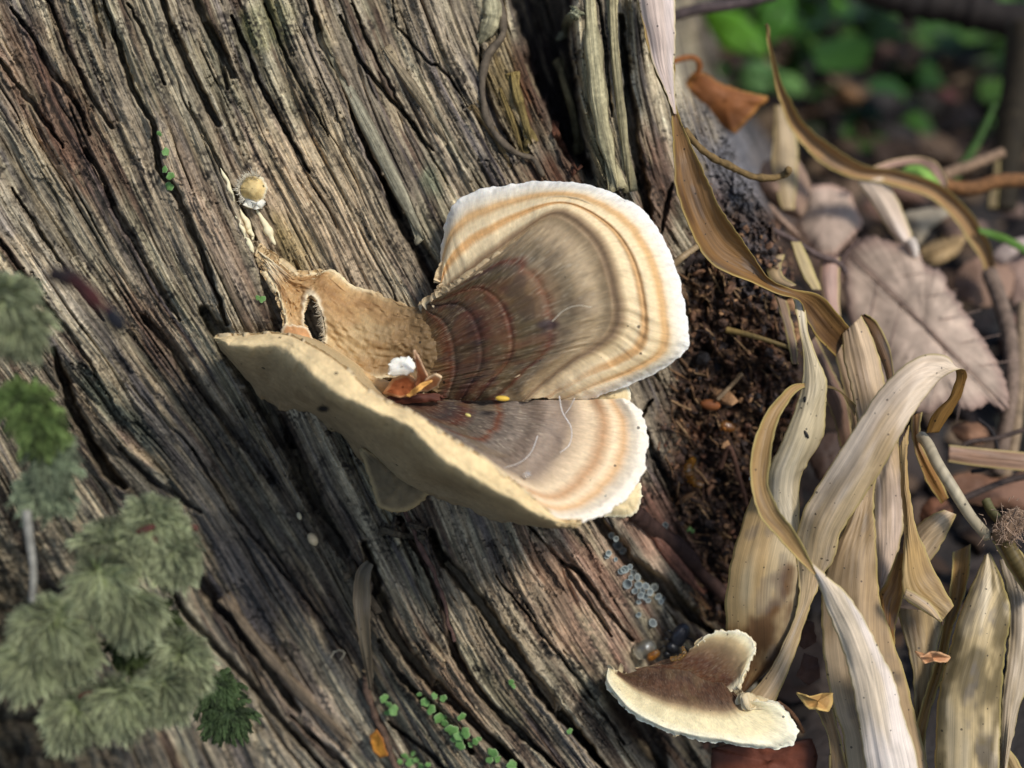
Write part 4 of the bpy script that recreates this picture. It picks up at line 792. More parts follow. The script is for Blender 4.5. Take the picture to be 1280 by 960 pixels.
# the long twisting blade from the top
B([(795,-30),(797,0),(806,40),(818,85),(832,118),(840,150),(842,190),(846,235),(862,283),(890,330),(940,353),(972,367),(1000,376),(1008,400),(1025,425),(1045,446)],
  [(843,-30),(843,0),(843,45),(843,90),(844,125),(851,150),(868,190),(884,225),(897,255),(917,285),(942,322),(962,349),(990,361),(1025,369),(1048,393),(1062,412)],
  [-.2,-.2,-.1,0,.3,.5,.7,.7,.7,.6,.5,.5,.4,.2,0,-.3], 'long dry blade twisting dark brown past the upper cap and under the pale upright one', base=(120, 92, 52), back=(96, 66, 38), edge=(190, 160, 84), pale=None, seed=3, stain=.5, cup=-.22, dz=0)
B([(794,-32),(797,0),(806,40),(818,84),(832,116),(841,141)], [(843,-32),(843.5,0),(843.5,45),(843.5,90),(844.5,125),(846,143)], [.1,.1,.12,.2,.4,.55], 'broad pale greyish blade end at the top centre right, along the edge of the stump', base=(196, 182, 166), back=(170, 156, 140), edge=(200, 180, 110), seed=5, stain=.1, pale=(206, 196, 186))
# curled blade with the hole
B([(991,368),(998,412),(1004,446),(1001,480),(991,518),(968,570),(959,600),(962,640),(970,668)],
  [(1006,364),(1009,412),(1020,443),(1032,473),(1033,504),(1028,549),(1009,580),(999,607),(999,680)],
  [.2,.5,.8,1.0,1.1,1.1,1.0,.75,.35], 'pale upright twisted blade with small black tears in its middle', base=(196, 186, 150), pale=(212, 206, 178), back=(150, 136, 100), seed=7, stain=.15, cup=.18)
for i, (x, y, a, b, r) in enumerate([(1008, 503, 8, 3, 70), (1004, 511, 4, 2, 20), (1008, 543, 6, 2, 60)]):
    grain('tear_mark', x, y, [1.05, 1.05, 1.08][i], a, b, r, (24, 20, 16), ['dark tear in the middle of the pale upright twisted blade', 'tiny black spot just below the dark tear', 'lower black mark on the pale upright twisted blade'][i], 'tear')
# wide brown blade behind the small bracket
B([(966,585),(948,610),(933,637),(920,676),(912,712),(907,745),(907,785),(910,830),(916,858),(926,869)],
  [(1002,590),(1000,610),(998,630),(999,665),(999,699),(999,735),(996,767),(984,815),(956,842),(926,870)],
  [.3,.4,.5,.5,.5,.4,.25,.0,-.1,-.2], 'wide brown grey blade standing behind the small bracket', base=(170, 148, 102), pale=(184, 172, 136), back=(112, 70, 36), seed=9, stain=.55, cup=.16)
# long diagonal blade with folded top
B([(1157,541),(1167,518),(1186,498),(1195,474),(1194,459),(1184,445),(1156,443),(1127,459),(1093,496),(1060,546),(1030,594),(1006,635),(995,670),(996,716),(998,745),(992,775),(962,838),(930,872)],
  [(1172,540),(1188,518),(1202,492),(1208,470),(1202,461),(1178,472),(1156,497),(1136,528),(1115,563),(1094,601),(1068,638),(1050,669),(1043,699),(1029,719),(1018,745),(1010,765),(992,822),(968,880)],
  [.1,.25,.4,.6,.85,1.1,1.25,1.3,1.3,1.2,1.0,.8,.6,.4,.3,.2,.1,.0], 'long pale diagonal blade arching over at its upper right end', base=(196, 178, 138), pale=(218, 206, 180), back=(142, 100, 44), seed=11, stain=.15, cup=.10)
# narrow brown curl that turns into the bright wide blade
B([(1068,520),(1052,492),(1030,484),(995,480),(974,497),(956,520),(945,545),(939,573),(940,607),(950,645),(972,672),(990,692),(1019,719)],
  [(1070,506),(1050,488),(1030,481),(1001,486),(981,508),(970,530),(965,555),(962,580),(960,607),(974,638),(991,661),(1006,688),(1021,716)],
  [.3,.6,.8,1.0,1.15,1.25,1.35,1.4,1.45,1.5,1.5,1.45,1.4], 'narrow brown curl looping round the pale twisted blade', base=(152, 126, 78), pale=(168, 146, 100), back=(116, 88, 50), seed=13, stain=.3, cup=-.15, wav=0.0)
B([(1006,700),(1019,722),(1033,761),(1049,800),(1062,845),(1070,884),(1077,926),(1082,960),(1088,1000)],
  [(1008,697),(1036,722),(1058,741),(1081,774),(1103,818),(1117,848),(1131,895),(1142,930),(1158,1000)],
  [1.35,1.38,1.3,1.2,1.1,1.0,.95,.95,.95], 'bright broad blade running down to the bottom edge, brightest of all', base=(208, 198, 172), pale=(226, 220, 206), back=(150, 140, 110), seed=15, stain=.08, cup=.14)
# blades behind
B([(1053,417),(1055,446),(1062,480),(1070,521),(1082,570),(1091,610),(1092,660),(1094,700),(1097,740)],
  [(1077,394),(1094,429),(1106,473),(1115,500),(1122,540),(1127,590),(1128,660),(1119,700),(1101,742)],
  [-.1,.0,.1,.1,.0,-.1,-.1,-.1,-.1], 'broad pinkish pale blade standing behind the diagonal one', base=(188, 168, 132), pale=(206, 190, 168), back=(122, 92, 52), seed=17, stain=.2)
B([(1077,394),(1090,424),(1106,465),(1112,495)], [(1081,393),(1097,404),(1113,440),(1120,490)], [-.15,-.3,-.3,-.3], 'dark inner side of a blade beside the big toothed leaf', base=(90, 66, 36), back=(70, 50, 28), seed=19, stain=.6)
B([(1078,575),(1064,640),(1046,680),(1034,710),(1027,745),(1027,795),(1032,843),(1043,891),(1053,922),(1062,1000)],
  [(1098,575),(1092,630),(1094,660),(1096,690),(1099,743),(1114,791),(1131,843),(1146,902),(1156,945),(1168,1000)],
  [-.1,.2,.3,.35,.4,.4,.4,.45,.5,.5], 'wide grey brown blade underneath the bright broad one', base=(160, 140, 104), pale=(176, 160, 128), back=(122, 96, 56), seed=21, stain=.35, cup=.14)
B([(1124,560),(1126,620),(1130,655),(1129,690),(1127,728),(1134,750),(1154,764),(1176,778)],
  [(1136,531),(1134,573),(1138,615),(1144,655),(1158,690),(1170,715),(1182,738),(1193,757)],
  [.2,.3,.4,.5,.5,.5,.55,.6], 'yellow edged blade widening to a folded pointed end', base=(166, 140, 88), pale=(186, 164, 112), back=(120, 88, 44), seed=23, stain=.3)
B([(1129,748),(1136,752),(1152,762),(1168,772)], [(1133,735),(1150,744),(1168,758),(1178,777)], [.7,.75,.75,.7], 'pale folded flap at the end of the yellow edged blade', base=(190, 170, 132), pale=(214, 204, 184), back=(150, 122, 76), seed=25, stain=.15)
B([(1122,690),(1108,725),(1099,746),(1105,790),(1112,840)], [(1131,692),(1129,740),(1122,775),(1118,806),(1120,840)], [.3,.2,.15,.1,0], 'narrow orange brown blade between the two broad ones', base=(164, 122, 62), back=(132, 84, 34), seed=27, stain=.5)
B([(1122,760),(1128,790),(1139,830),(1143,878),(1149,925),(1152,990)], [(1178,765),(1176,790),(1166,832),(1158,880),(1157,925),(1160,990)], [.1,.1,.15,.1,0,0], 'greyish blade narrowing downward beneath the folded flap', base=(158, 140, 100), pale=(176, 164, 130), back=(116, 88, 48), seed=29, stain=.4)
B([(1193,690),(1188,740),(1176,795),(1168,829),(1157,866),(1146,910),(1136,990)], [(1214,680),(1208,733),(1189,792),(1181,833),(1168,875),(1156,922),(1150,990)], [-.4,-.2,.1,.2,.2,.2,.1], 'long brown stalk like blade left of the widest blade', base=(158, 126, 70), back=(110, 82, 44), seed=31, stain=.3, cup=-.2)
B([(1130,695),(1144,661),(1163,644),(1180,637)], [(1142,730),(1165,698),(1182,672),(1196,643)], [-.2,-.1,0,0], 'short pale stub with a cut square end', base=(188, 168, 130), pale=(204, 188, 154), back=(140, 112, 70), seed=33, stain=.2)
B([(1231,694),(1215,730),(1197,774),(1184,822),(1173,871),(1170,922),(1168,1000)], [(1238,690),(1256,733),(1263,767),(1257,809),(1253,853),(1251,905),(1249,1000)], [.1,.4,.6,.7,.75,.75,.7], 'widest mottled blade near the right edge, green and brown stained at its top', base=(184, 168, 122), pale=(202, 192, 158), back=(126, 108, 70), seed=35, stain=.6, cup=.2)
B([(1250,700),(1261,760),(1258,820),(1252,870),(1251,946),(1250,985)], [(1275,690),(1296,754),(1292,820),(1283,860),(1268,912),(1254,985)], [-.2,0,.1,.2,.2,.2], 'pale blade at the right frame edge behind the widest mottled blade', base=(184, 170, 138), pale=(200, 190, 164), back=(136, 116, 78), seed=37, stain=.25)
B([(1235,930),(1250,950),(1262,985)], [(1252,925),(1272,950),(1290,985)], [.0,0,0], 'small tan blade end in the bottom right corner', base=(168, 148, 100), back=(120, 96, 56), seed=39, stain=.3)
B([(1021,888),(1030,910),(1036,940),(1034,1000)], [(1041,884),(1048,915),(1055,945),(1070,1000)], [.3,.35,.4,.4], 'dull brown blade at the bottom edge left of the bright broad one', base=(140, 116, 78), back=(96, 74, 46), seed=41, stain=.4)
B([(1139,520),(1140,550),(1146,575),(1160,607),(1178,630)], [(1153,515),(1151,548),(1160,570),(1172,590),(1186,622)], [-.2,-.2,-.2,-.3,-.4], 'brown bent blade behind the cream stalk', base=(140, 104, 54), back=(104, 74, 38), seed=43, stain=.5)
B([(1186,556),(1225,560),(1290,566)], [(1186,577),(1225,583),(1290,590)], [-1.2,-1.2,-1.2], 'flat pale brown blade lying across behind the cream stalk', base=(160, 130, 104), back=(120, 92, 66), seed=45, stain=.3)
B([(1242,200),(1236,260)], [(1250,200),(1246,260)], [-6,-6], 'thin upright tan blade in the blurred background', base=(110, 96, 60), seed=46)
B([(460,700),(447,712),(442,735),(443,765),(449,800),(457,840),(461,862)], [(466,706),(462,725),(464,745),(463,775),(464,806),(466,842),(468,864)], [float(wzs(455, 705, 12))+.1, float(wzs(455, 730, 16))+.16, float(wzs(455, 760, 16))+.2, float(wzs(455, 790, 16))+.2, float(wzs(460, 830, 16))+.15, float(wzs(462, 860, 12))+.1],
  'grey brown hanging grass blade folded over at its top in the lower wood', base=(104, 92, 72), pale=(120, 108, 88), back=(80, 66, 50), seed=47, stain=.4, group=None, cup=-.1, edge=(112, 98, 76))
# stalks, node, flakes
thread('cream_stalk', [(1151,545,-.1),(1160,556,.1),(1172,580,.25),(1192,612,.35),(1213,645,.3),(1234,670,.1)], .07, (196, 180, 148), 'smooth cream coloured stalk leading down right to the hairy node', 'stalk', M_blade, taper=-.1)
nd = thing('stem_node', P(1262, 660, 0), 'brown hairy stem node at the right frame edge above the widest blade', 'stem node')
ellip('node', 1262, 658, .2, 26, 17, 17, -50, (118, 94, 72), M_twig, nd)
hairs('node_hairs', P(1262+rng.randn(160)*13, 658+rng.randn(160)*13, .3+rng.rand(160)*.1), [(P(rng.randn(), rng.randn(), .006)-P(0, 0, 0)) for _ in range(160)], 6.5, .008, (168, 140, 116), M_twig, nd)
thread('green_stem', [(1256,672,.2),(1270,700,.3),(1300,745,.3)], .09, (122, 104, 62), None, None, M_green, parent=nd, taper=0)
thread('green_stem', [(1232,625,-.3),(1240,640,-.2),(1254,656,.1)], .06, (122, 116, 76), None, None, M_green, parent=nd, taper=0)
B([(1240,676),(1262,712),(1292,760)], [(1258,668),(1285,700),(1310,740)], [.15,.25,.3], 'brown sheath running down right from the hairy node', base=(110, 92, 62), back=(84, 66, 44), seed=49, stain=.4)
def flake(pts, z, col, label, edge=None, seed=1, cat='flake', th=.02):
    return poly_sheet('dry_flake', [(x, y, z+d) for x, y, d in pts], col, M_leaf, None, th, label=label, cat=cat, seed=seed, edge=edge)
flake([(995,867,.1),(1010,871,.2),(1028,866,0),(1040,866,.1),(1041,880,.1),(1036,890,.1),(1022,886,.2),(1008,885,.1)], .75, (176, 134, 76), 'ragged orange tan flake beside the right end of the small bracket', (214, 176, 104), 3)
flake([(1143,815,.1),(1150,822,.25),(1162,815,.2),(1176,817,.3),(1188,822,.1),(1184,828,.1),(1168,826,.2),(1156,830,.1)], .8, (196, 140, 96), 'thin peach coloured flake resting across the blades', (220, 168, 120), 5)
flake([(462,920,0),(470,912,.05),(478,925,.1),(484,945,.05),(476,948,0),(466,938,0)], float(wzs(474, 930, 8))+.12, (206, 140, 52), 'small ochre yellow leaf scrap at the bottom beside the brown stem', (170, 108, 44), 7)
flake([(936,598,.0),(946,592,.1),(955,598,.1),(957,608,0),(948,600,.1)], .4, (176, 178, 172), 'small greyish white scrap beside the top of the wide brown blade', None, 9)
flake([(890,935,0),(930,926,.05),(970,934,.05),(1015,922,.1),(1022,945,.1),(1018,985,.05),(950,990,0),(888,985,0)], float(max(wzs(900, 950, 20)+.15, -.1)), (112, 60, 40), 'reddish brown leaf under the small bracket at the bottom edge', (80, 46, 32), 11, 'leaf')
for i, (x, y) in enumerate([(1005, 790), (1010, 835)]):
    flake([(x-14, y+10, 0), (x-4, y-18, .1), (x+12, y-12, .1), (x+16, y+12, 0), (x, y+22, 0)], -.4, (110, 80, 66), ['dull brown curled scrap in the dark gap behind the blades, upper one', 'dull brown curled scrap in the dark gap behind the blades, lower one'][i], None, 31+i)

# ------------------------------------------------------------------ leaves on the ground
def leaf(name, out, z, col, label, cat='leaf', tilt=(0, 0), edge=None, vein=None, petiole=None, seed=1, group=None, bulge=.15, mat=None, th=.03, teeth=0, var=.25, n=110, rings=12, mid=None, curl=None):
    root = thing(name, P(*np.mean(np.array(out, float), 0), z), label, cat, group)
    o = np.array(out, float); O = crn_closed(o, n*2)
    if teeth:
        c = O.mean(0); d = O-c; L = np.hypot(d[:, 0], d[:, 1])[:, None]; O = O + d/L*teeth*((np.arange(len(O))*0.17+vn(np.arange(len(O))/9., 0, seed)*.4) % 1.0 - .5)[:, None]
    def bend(x, y, r):
        b = .10*fbm(x/45, y/45, 700+seed, 3)
        if mid is not None:
            (x0, y0), (x1, y1) = mid; L = math.hypot(x1-x0, y1-y0); q = np.abs((x-x0)*(y1-y0)-(y-y0)*(x1-x0))/L; b = b + .10*np.minimum(q/40, 1) - .05*np.exp(-(q/4)**2)
        if curl: b = b + curl*r**3
        return b
    blob_sheet('blade', O, z, mat or M_leaf, root, flat(col, var, seed+50, 20, edge, .1), th, bulge, rings=rings, n=n*2, rag=1.0, seed=seed, tilt=tilt, bend=bend, smooth_out=False)
    if mid is not None:
        (x0, y0), (x1, y1) = mid; t = np.linspace(0, 1, 20); x = x0+(x1-x0)*t+5*np.sin(t*3); y = y0+(y1-y0)*t
        c = O.mean(0); Lr = np.max(np.hypot(*(O-c).T)); rr = np.clip(np.hypot(x-c[0], y-c[1])/Lr, 0, 1)
        zz2 = z+bulge*(1-rr**2)+tilt[0]*(x-c[0])/100+tilt[1]*(y-c[1])/100+.01+.10*fbm(x/45, y/45, 700+seed, 3)
        V, fs = tube(P(x, y, zz2), .022*(1-.7*t), 6); mk('midrib', V, fs, mat or M_leaf, root, lin(vein or col)*.9)
        dx, dy = x1-x0, y1-y0; L = math.hypot(dx, dy)
        for k in range(5):
            for s in (-1, 1):
                f = .18+.15*k; q = np.linspace(0, 1, 10); w = .26*L*(1-.5*abs(f-.45)); xx = x0+dx*(f+.16*q)+s*(-dy/L)*w*q+5*np.sin(f*3)*(1-q); yy = y0+dy*(f+.16*q)+s*(dx/L)*w*q
                rr = np.clip(np.hypot(xx-c[0], yy-c[1])/Lr, 0, 1); zv = z+bulge*(1-rr**2)+tilt[0]*(xx-c[0])/100+tilt[1]*(yy-c[1])/100+.012+.10*fbm(xx/45, yy/45, 700+seed, 3)+.10*np.minimum(w*q/40, 1)-.03
                V, fs = tube(P(xx, yy, zv-.012), .011*(1-.6*q), 5); mk('side_vein', V, fs, mat or M_leaf, root, lin(vein or col)*.85)
    if petiole: thread('petiole', petiole, .05, vein or col, None, None, M_twig, parent=root, taper=.2)
    return root
leaf('toothed_leaf', [(1053,330),(1056,306),(1072,299),(1092,294),(1112,302),(1132,296),(1146,310),(1158,332),(1176,338),(1188,362),(1206,388),(1226,420),(1246,452),(1256,474),(1260,494),(1256,512),(1236,504),(1214,513),(1190,505),(1162,516),(1130,508),(1102,486),(1080,450),(1064,404),(1055,362)], -2.9, (192, 168, 146),
     'large pinkish brown toothed leaf lying flat behind the blades', edge=(160, 132, 116), vein=(176, 148, 130), mid=((1062, 318), (1246, 500)), seed=61, teeth=4.5, tilt=(.3, .7), bulge=.25, th=.05)
leaf('crumpled_leaf', [(1003,262),(1010,236),(1030,230),(1047,233),(1064,243),(1070,262),(1078,280),(1060,303),(1044,318),(1022,318),(1006,298),(998,282)], -4.0, (186, 162, 142), 'pinkish crumpled leaf above the large toothed one', edge=(196, 160, 138), seed=63, tilt=(.2, .6), bulge=.2, teeth=2)
leaf('curled_leaf', [(948,224),(954,204),(970,196),(992,196),(1004,208),(1014,234),(1010,258),(1000,272),(982,268),(962,252),(950,240)], -3.6, (160, 130, 108), 'curled brown leaf at the foot of the stump, left of the pinkish crumpled one', edge=(172, 142, 118), seed=65, curl=-.25, tilt=(.1, .5))
leaf('curled_leaf', [(952,250),(964,256),(984,276),(1002,296),(1010,304),(1000,300),(980,284),(962,268)], -3.3, (158, 130, 108), 'narrow rolled strip of leaf under the curled brown leaf', seed=67, tilt=(0, .4))
leaf('oval_leaf', [(1148,316),(1160,304),(1182,298),(1206,294),(1204,306),(1192,322),(1170,332),(1156,328)], -4.6, (168, 140, 98), 'oval tan leaf right of the big toothed leaf tip', seed=69, tilt=(0, .5), mid=((1150, 320), (1204, 298)))
leaf('pale_leaf', [(1128,268),(1148,262),(1180,260),(1184,270),(1164,286),(1150,306),(1140,300),(1132,284)], -5.0, (170, 156, 132), 'pale creased leaf above the oval tan one', seed=71, tilt=(0, .5))
leaf('dark_leaf', [(1192,350),(1204,330),(1226,320),(1250,326),(1268,344),(1260,374),(1236,384),(1212,380),(1196,366)], -4.2, (142, 112, 92), 'brown leaf at the right edge beside the arching stem', seed=73, tilt=(0, .5))
leaf('dark_leaf', [(1250,330),(1274,322),(1300,330),(1300,380),(1270,384),(1256,360)], -4.5, (152, 124, 108), 'dull brown leaf cut by the right frame edge', seed=75, tilt=(0, .5))
leaf('pale_leaf', [(1240,320),(1256,304),(1275,297),(1300,296),(1300,310),(1276,316),(1254,330)], -4.3, (198, 176, 162), 'whitish rolled leaf tip near the right edge', seed=77, tilt=(0, .3))
leaf('brown_leaf', [(1184,600),(1210,590),(1250,596),(1300,590),(1300,640),(1256,636),(1214,630),(1190,622)], -2.4, (128, 92, 70), 'brown leaf on the ground left of the hairy node', seed=79, tilt=(0, .4), edge=(150, 112, 84))
leaf('brown_leaf', [(1190,535),(1210,528),(1236,532),(1246,546),(1224,556),(1200,552)], -2.6, (146, 108, 82), 'small brown leaf below the big toothed leaf', seed=81, tilt=(0, .4))
leaf('brown_leaf', [(1150,640),(1164,622),(1186,628),(1190,650),(1172,668),(1154,662)], -2.0, (124, 82, 58), 'reddish brown leaf piece in the gap right of the yellow edged blade', seed=83, tilt=(0, .4))
leaf('brown_leaf', [(1052,596),(1064,586),(1078,600),(1072,622),(1056,620)], -1.6, (110, 84, 66), 'small dark leaf piece behind the diagonal blade', seed=85, tilt=(0, .4))
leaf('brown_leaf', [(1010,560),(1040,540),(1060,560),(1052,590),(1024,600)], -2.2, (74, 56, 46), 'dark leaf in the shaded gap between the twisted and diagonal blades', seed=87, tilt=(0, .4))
leaf('orange_leaf', [(858,108),(864,92),(878,90),(902,104),(930,114),(960,122),(950,134),(934,152),(920,166),(906,160),(890,142),(874,126)], -3.2, (136, 84, 44), 'upright orange brown leaf beyond the stump edge, below the green leaves', edge=(168, 116, 58), seed=89, tilt=(0, 0), petiole=[(872,94,-3.1),(874,80,-3),(866,72,-2.9),(850,74,-2.8),(836,80,-2.8)])
# blurred blades and stems on the ground
B([(958,30),(965,84),(976,130),(990,163),(1022,200),(1060,220),(1110,230),(1160,246),(1188,270),(1208,296),(1228,330),(1240,372)], [(961,30),(970,84),(988,126),(1008,158),(1050,190),(1084,208),(1122,213),(1172,230),(1206,258),(1226,284),(1240,316),(1247,368)],
  [-1.8,-2.2,-2.6,-2.9,-3.1,-3.2,-3.3,-3.4,-3.5,-3.6,-3.7,-3.8], 'long brown arching blade over the leaf litter, thin at its upper tip', base=(150, 122, 82), back=(110, 80, 44), seed=91, stain=.4, cup=-.3)
thread('arching_stem', [(1236,340,-3.6),(1252,382,-3.2),(1263,430,-2.8),(1264,490,-2.5),(1256,540,-2.4),(1246,592,-2.4)], .12, (124, 104, 88), 'greyish arching stem at the right frame edge, leading down from the arching blade', 'stem', M_twig, taper=.1)
thread('arching_stem', [(1278,380,-3.4),(1276,440,-3.0),(1272,500,-2.8),(1266,560,-2.7),(1254,600,-2.6)], .10, (146, 124, 98), 'tan stem hugging the right frame edge beside the greyish one', 'stem', M_twig, taper=.1)
B([(968,132),(966,165),(964,200),(972,240),(978,262)], [(990,132),(994,165),(998,200),(996,240),(992,262)], [-3.6,-3.6,-3.5,-3.4,-3.4], 'upright pale blurred blade behind the curled brown leaf', base=(176, 160, 122), back=(130, 108, 76), seed=93, stain=.2)
B([(1070,228),(1084,246),(1098,268),(1112,290),(1126,306)], [(1104,221),(1116,238),(1126,258),(1136,282),(1144,306)], [-3.2,-3.3,-3.4,-3.5,-3.5], 'whitish broad blade end lying on top of the big toothed leaf', base=(214, 200, 176), pale=(228, 216, 200), back=(170, 150, 120), seed=95, stain=.1)
thread('pale_tip', [(1138,302,-3.4),(1143,312,-3.3),(1144,322,-3.3)], .09, (230, 214, 196), 'white rounded tip below the whitish broad blade end', 'stalk', M_blade)
B([(1082,214),(1100,205),(1124,198),(1152,196),(1172,204),(1182,222),(1184,232)], [(1084,220),(1104,214),(1128,208),(1148,206),(1162,214),(1172,226),(1180,236)], [-3.6,-3.6,-3.6,-3.6,-3.5,-3.4,-3.4], 'pinkish rolled edge looping over the pale green leaf', base=(190, 160, 140), seed=97, stain=.1, cat='blade')
leaf('green_curled_leaf', [(1126,214),(1140,206),(1156,206),(1168,216),(1176,230),(1160,230),(1142,222)], -3.9, (150, 190, 90), 'pale green curled leaf under the pinkish rolled edge', mat=M_green, seed=99, tilt=(0, .2))
B([(1222,284),(1240,288),(1262,296),(1290,312)], [(1224,291),(1240,298),(1262,307),(1290,324)], [-3.4,-3.4,-3.3,-3.2], 'bright green grass blade at the right frame edge', base=(92, 130, 44), pale=(110, 150, 56), back=(76, 108, 40), edge=(120, 150, 60), seed=101, stain=0, group=None)
thread('straw', [(1180,219,-5),(1216,206,-5),(1254,190,-5)], .10, (152, 124, 98), 'blurred tan straw crossing the background right of the curled green leaf', 'straw', M_twig, taper=.2)
thread('dry_stalk', [(1180,232,-4),(1214,236,-4),(1250,226,-4),(1300,226,-4)], .12, (128, 88, 52), 'blurred orange stem running to the right frame edge', 'stem', M_twig, taper=.1)
thread('dark_stalk', [(1282,30,-7),(1276,90,-7),(1266,150,-7),(1256,220,-7),(1252,262,-7)], .32, (46, 38, 24), 'dark upright stalk near the right frame edge in the background', 'stalk', M_twig, taper=.2)
thread('fallen_branch', [(1070,-22,-9),(1120,0,-9),(1180,8,-9),(1240,18,-9),(1320,40,-9)], .30, (34, 27, 22), 'thick dark blurred branch crossing the top right corner', 'branch', M_twig, taper=-.2, wob=2)
thread('fallen_twig', [(830,24,-3.5),(870,12,-3.6),(915,6,-3.8),(970,-6,-4)], .085, (74, 62, 60), 'thin grey twig crossing above the green leaves at the stump edge', 'twig', M_twig, taper=0)
thread('curved_twig', [(856,162,.2),(868,178,.1),(886,194,0),(912,208,-.2),(940,220,-.4),(966,222,-.5),(984,216,-.5),(985,212,-.4)], .05, (120, 96, 58), 'curved tan twig with a hooked end beside the dark twisted blade', 'twig', M_twig, taper=.1, wob=.8, n=60)
for i, (x, y, dx, dy) in enumerate([(880, 190, 2, 9), (905, 205, 3, -9), (930, 214, 4, -7)]): pass
thread('curved_twig', [(898,262,-1),(930,280,-1.2),(965,288,-1.5),(990,300,-1.8),(1020,318,-2),(1046,328,-2.2),(1058,342,-2.2)], .05, (92, 76, 70), 'thin dark twig lying from the dark blade to the big toothed leaf', 'twig', M_twig, taper=.1)
thread('curved_twig', [(885,228,-.9),(896,240,-1),(918,248,-1.3),(945,250,-1.6)], .04, (112, 88, 70), 'faint short twig between the hooked twig and the dark thin one', 'twig', M_twig, taper=.2)
thread('curved_twig', [(1050,330,-2.6),(1056,318,-2.7),(1066,308,-2.8),(1078,300,-2.9)], .04, (80, 62, 54), 'small bent twig on the upper left edge of the big toothed leaf', 'twig', M_twig, taper=.2)
thread('curved_twig', [(1200,625,-1.5),(1230,612,-1.6),(1262,600,-1.7),(1300,592,-1.7)], .05, (66, 54, 48), 'dark twig lying above the hairy node toward the right edge', 'twig', M_twig, taper=.1)
thread('curved_twig', [(1200,560,-1.4),(1214,552,-1.4),(1252,546,-1.5),(1300,530,-1.5)], .035, (74, 60, 52), 'thin dark twig above the flat pale brown blade', 'twig', M_twig, taper=.1)
thread('curved_twig', [(1222,524,-1.6),(1240,540,-1.5),(1246,566,-1.5),(1232,586,-1.5),(1214,590,-1.5)], .03, (44, 38, 36), 'black hooked twig below the big toothed leaf', 'twig', M_twig, taper=.1)
thread('curved_twig', [(972,878,.1),(986,888,.1),(996,900,.1),(1004,915,0)], .03, (112, 78, 52), 'thin brown twig behind the right end of the small bracket', 'twig', M_twig, taper=.1)
# small blades between the stump and the leaf litter
for i, a in enumerate([([(960,318),(958,335),(966,352),(985,358)], [(980,318),(976,332),(980,346),(995,356)], [-1.2,-1,-.8,-.5], 'pale short curl above the bend of the dark twisted blade', (180, 160, 120)),
          ([(988,302),(994,322),(1004,346),(1014,362)], [(1000,302),(1010,322),(1018,342),(1026,362)], [-1.5,-1.4,-1.3,-1.2], 'narrow cream blade left of the pinkish stub', (176, 162, 116)),
          ([(1026,320),(1024,345),(1028,372),(1036,392)], [(1050,322),(1050,345),(1050,372),(1052,396)], [-2.2,-2.1,-2,-1.9], 'pinkish grey blade standing left of the big toothed leaf', (166, 140, 124)),
          ([(968,370),(976,396),(984,425),(990,455)], [(984,376),(990,400),(996,425),(998,455)], [-.6,-.6,-.5,-.4], 'dull blade hanging below the dark twisted blade', (132, 112, 88)),
          ([(1000,440),(1015,470),(1040,520),(1050,560)], [(1020,420),(1040,460),(1058,500),(1068,556)], [-.9,-.9,-.9,-1], 'brown blade behind the pale twisted one', (128, 102, 82)),
          ([(1040,430),(1050,470),(1062,520),(1070,560)], [(1052,425),(1060,460),(1072,500),(1082,545)], [-.6,-.6,-.6,-.6], 'narrow grey blade left of the broad pinkish pale one', (150, 130, 100))]):
    B(a[0], a[1], a[2], a[3], base=a[4], back=tuple(int(x*.7) for x in a[4]), seed=111+i, stain=.3)

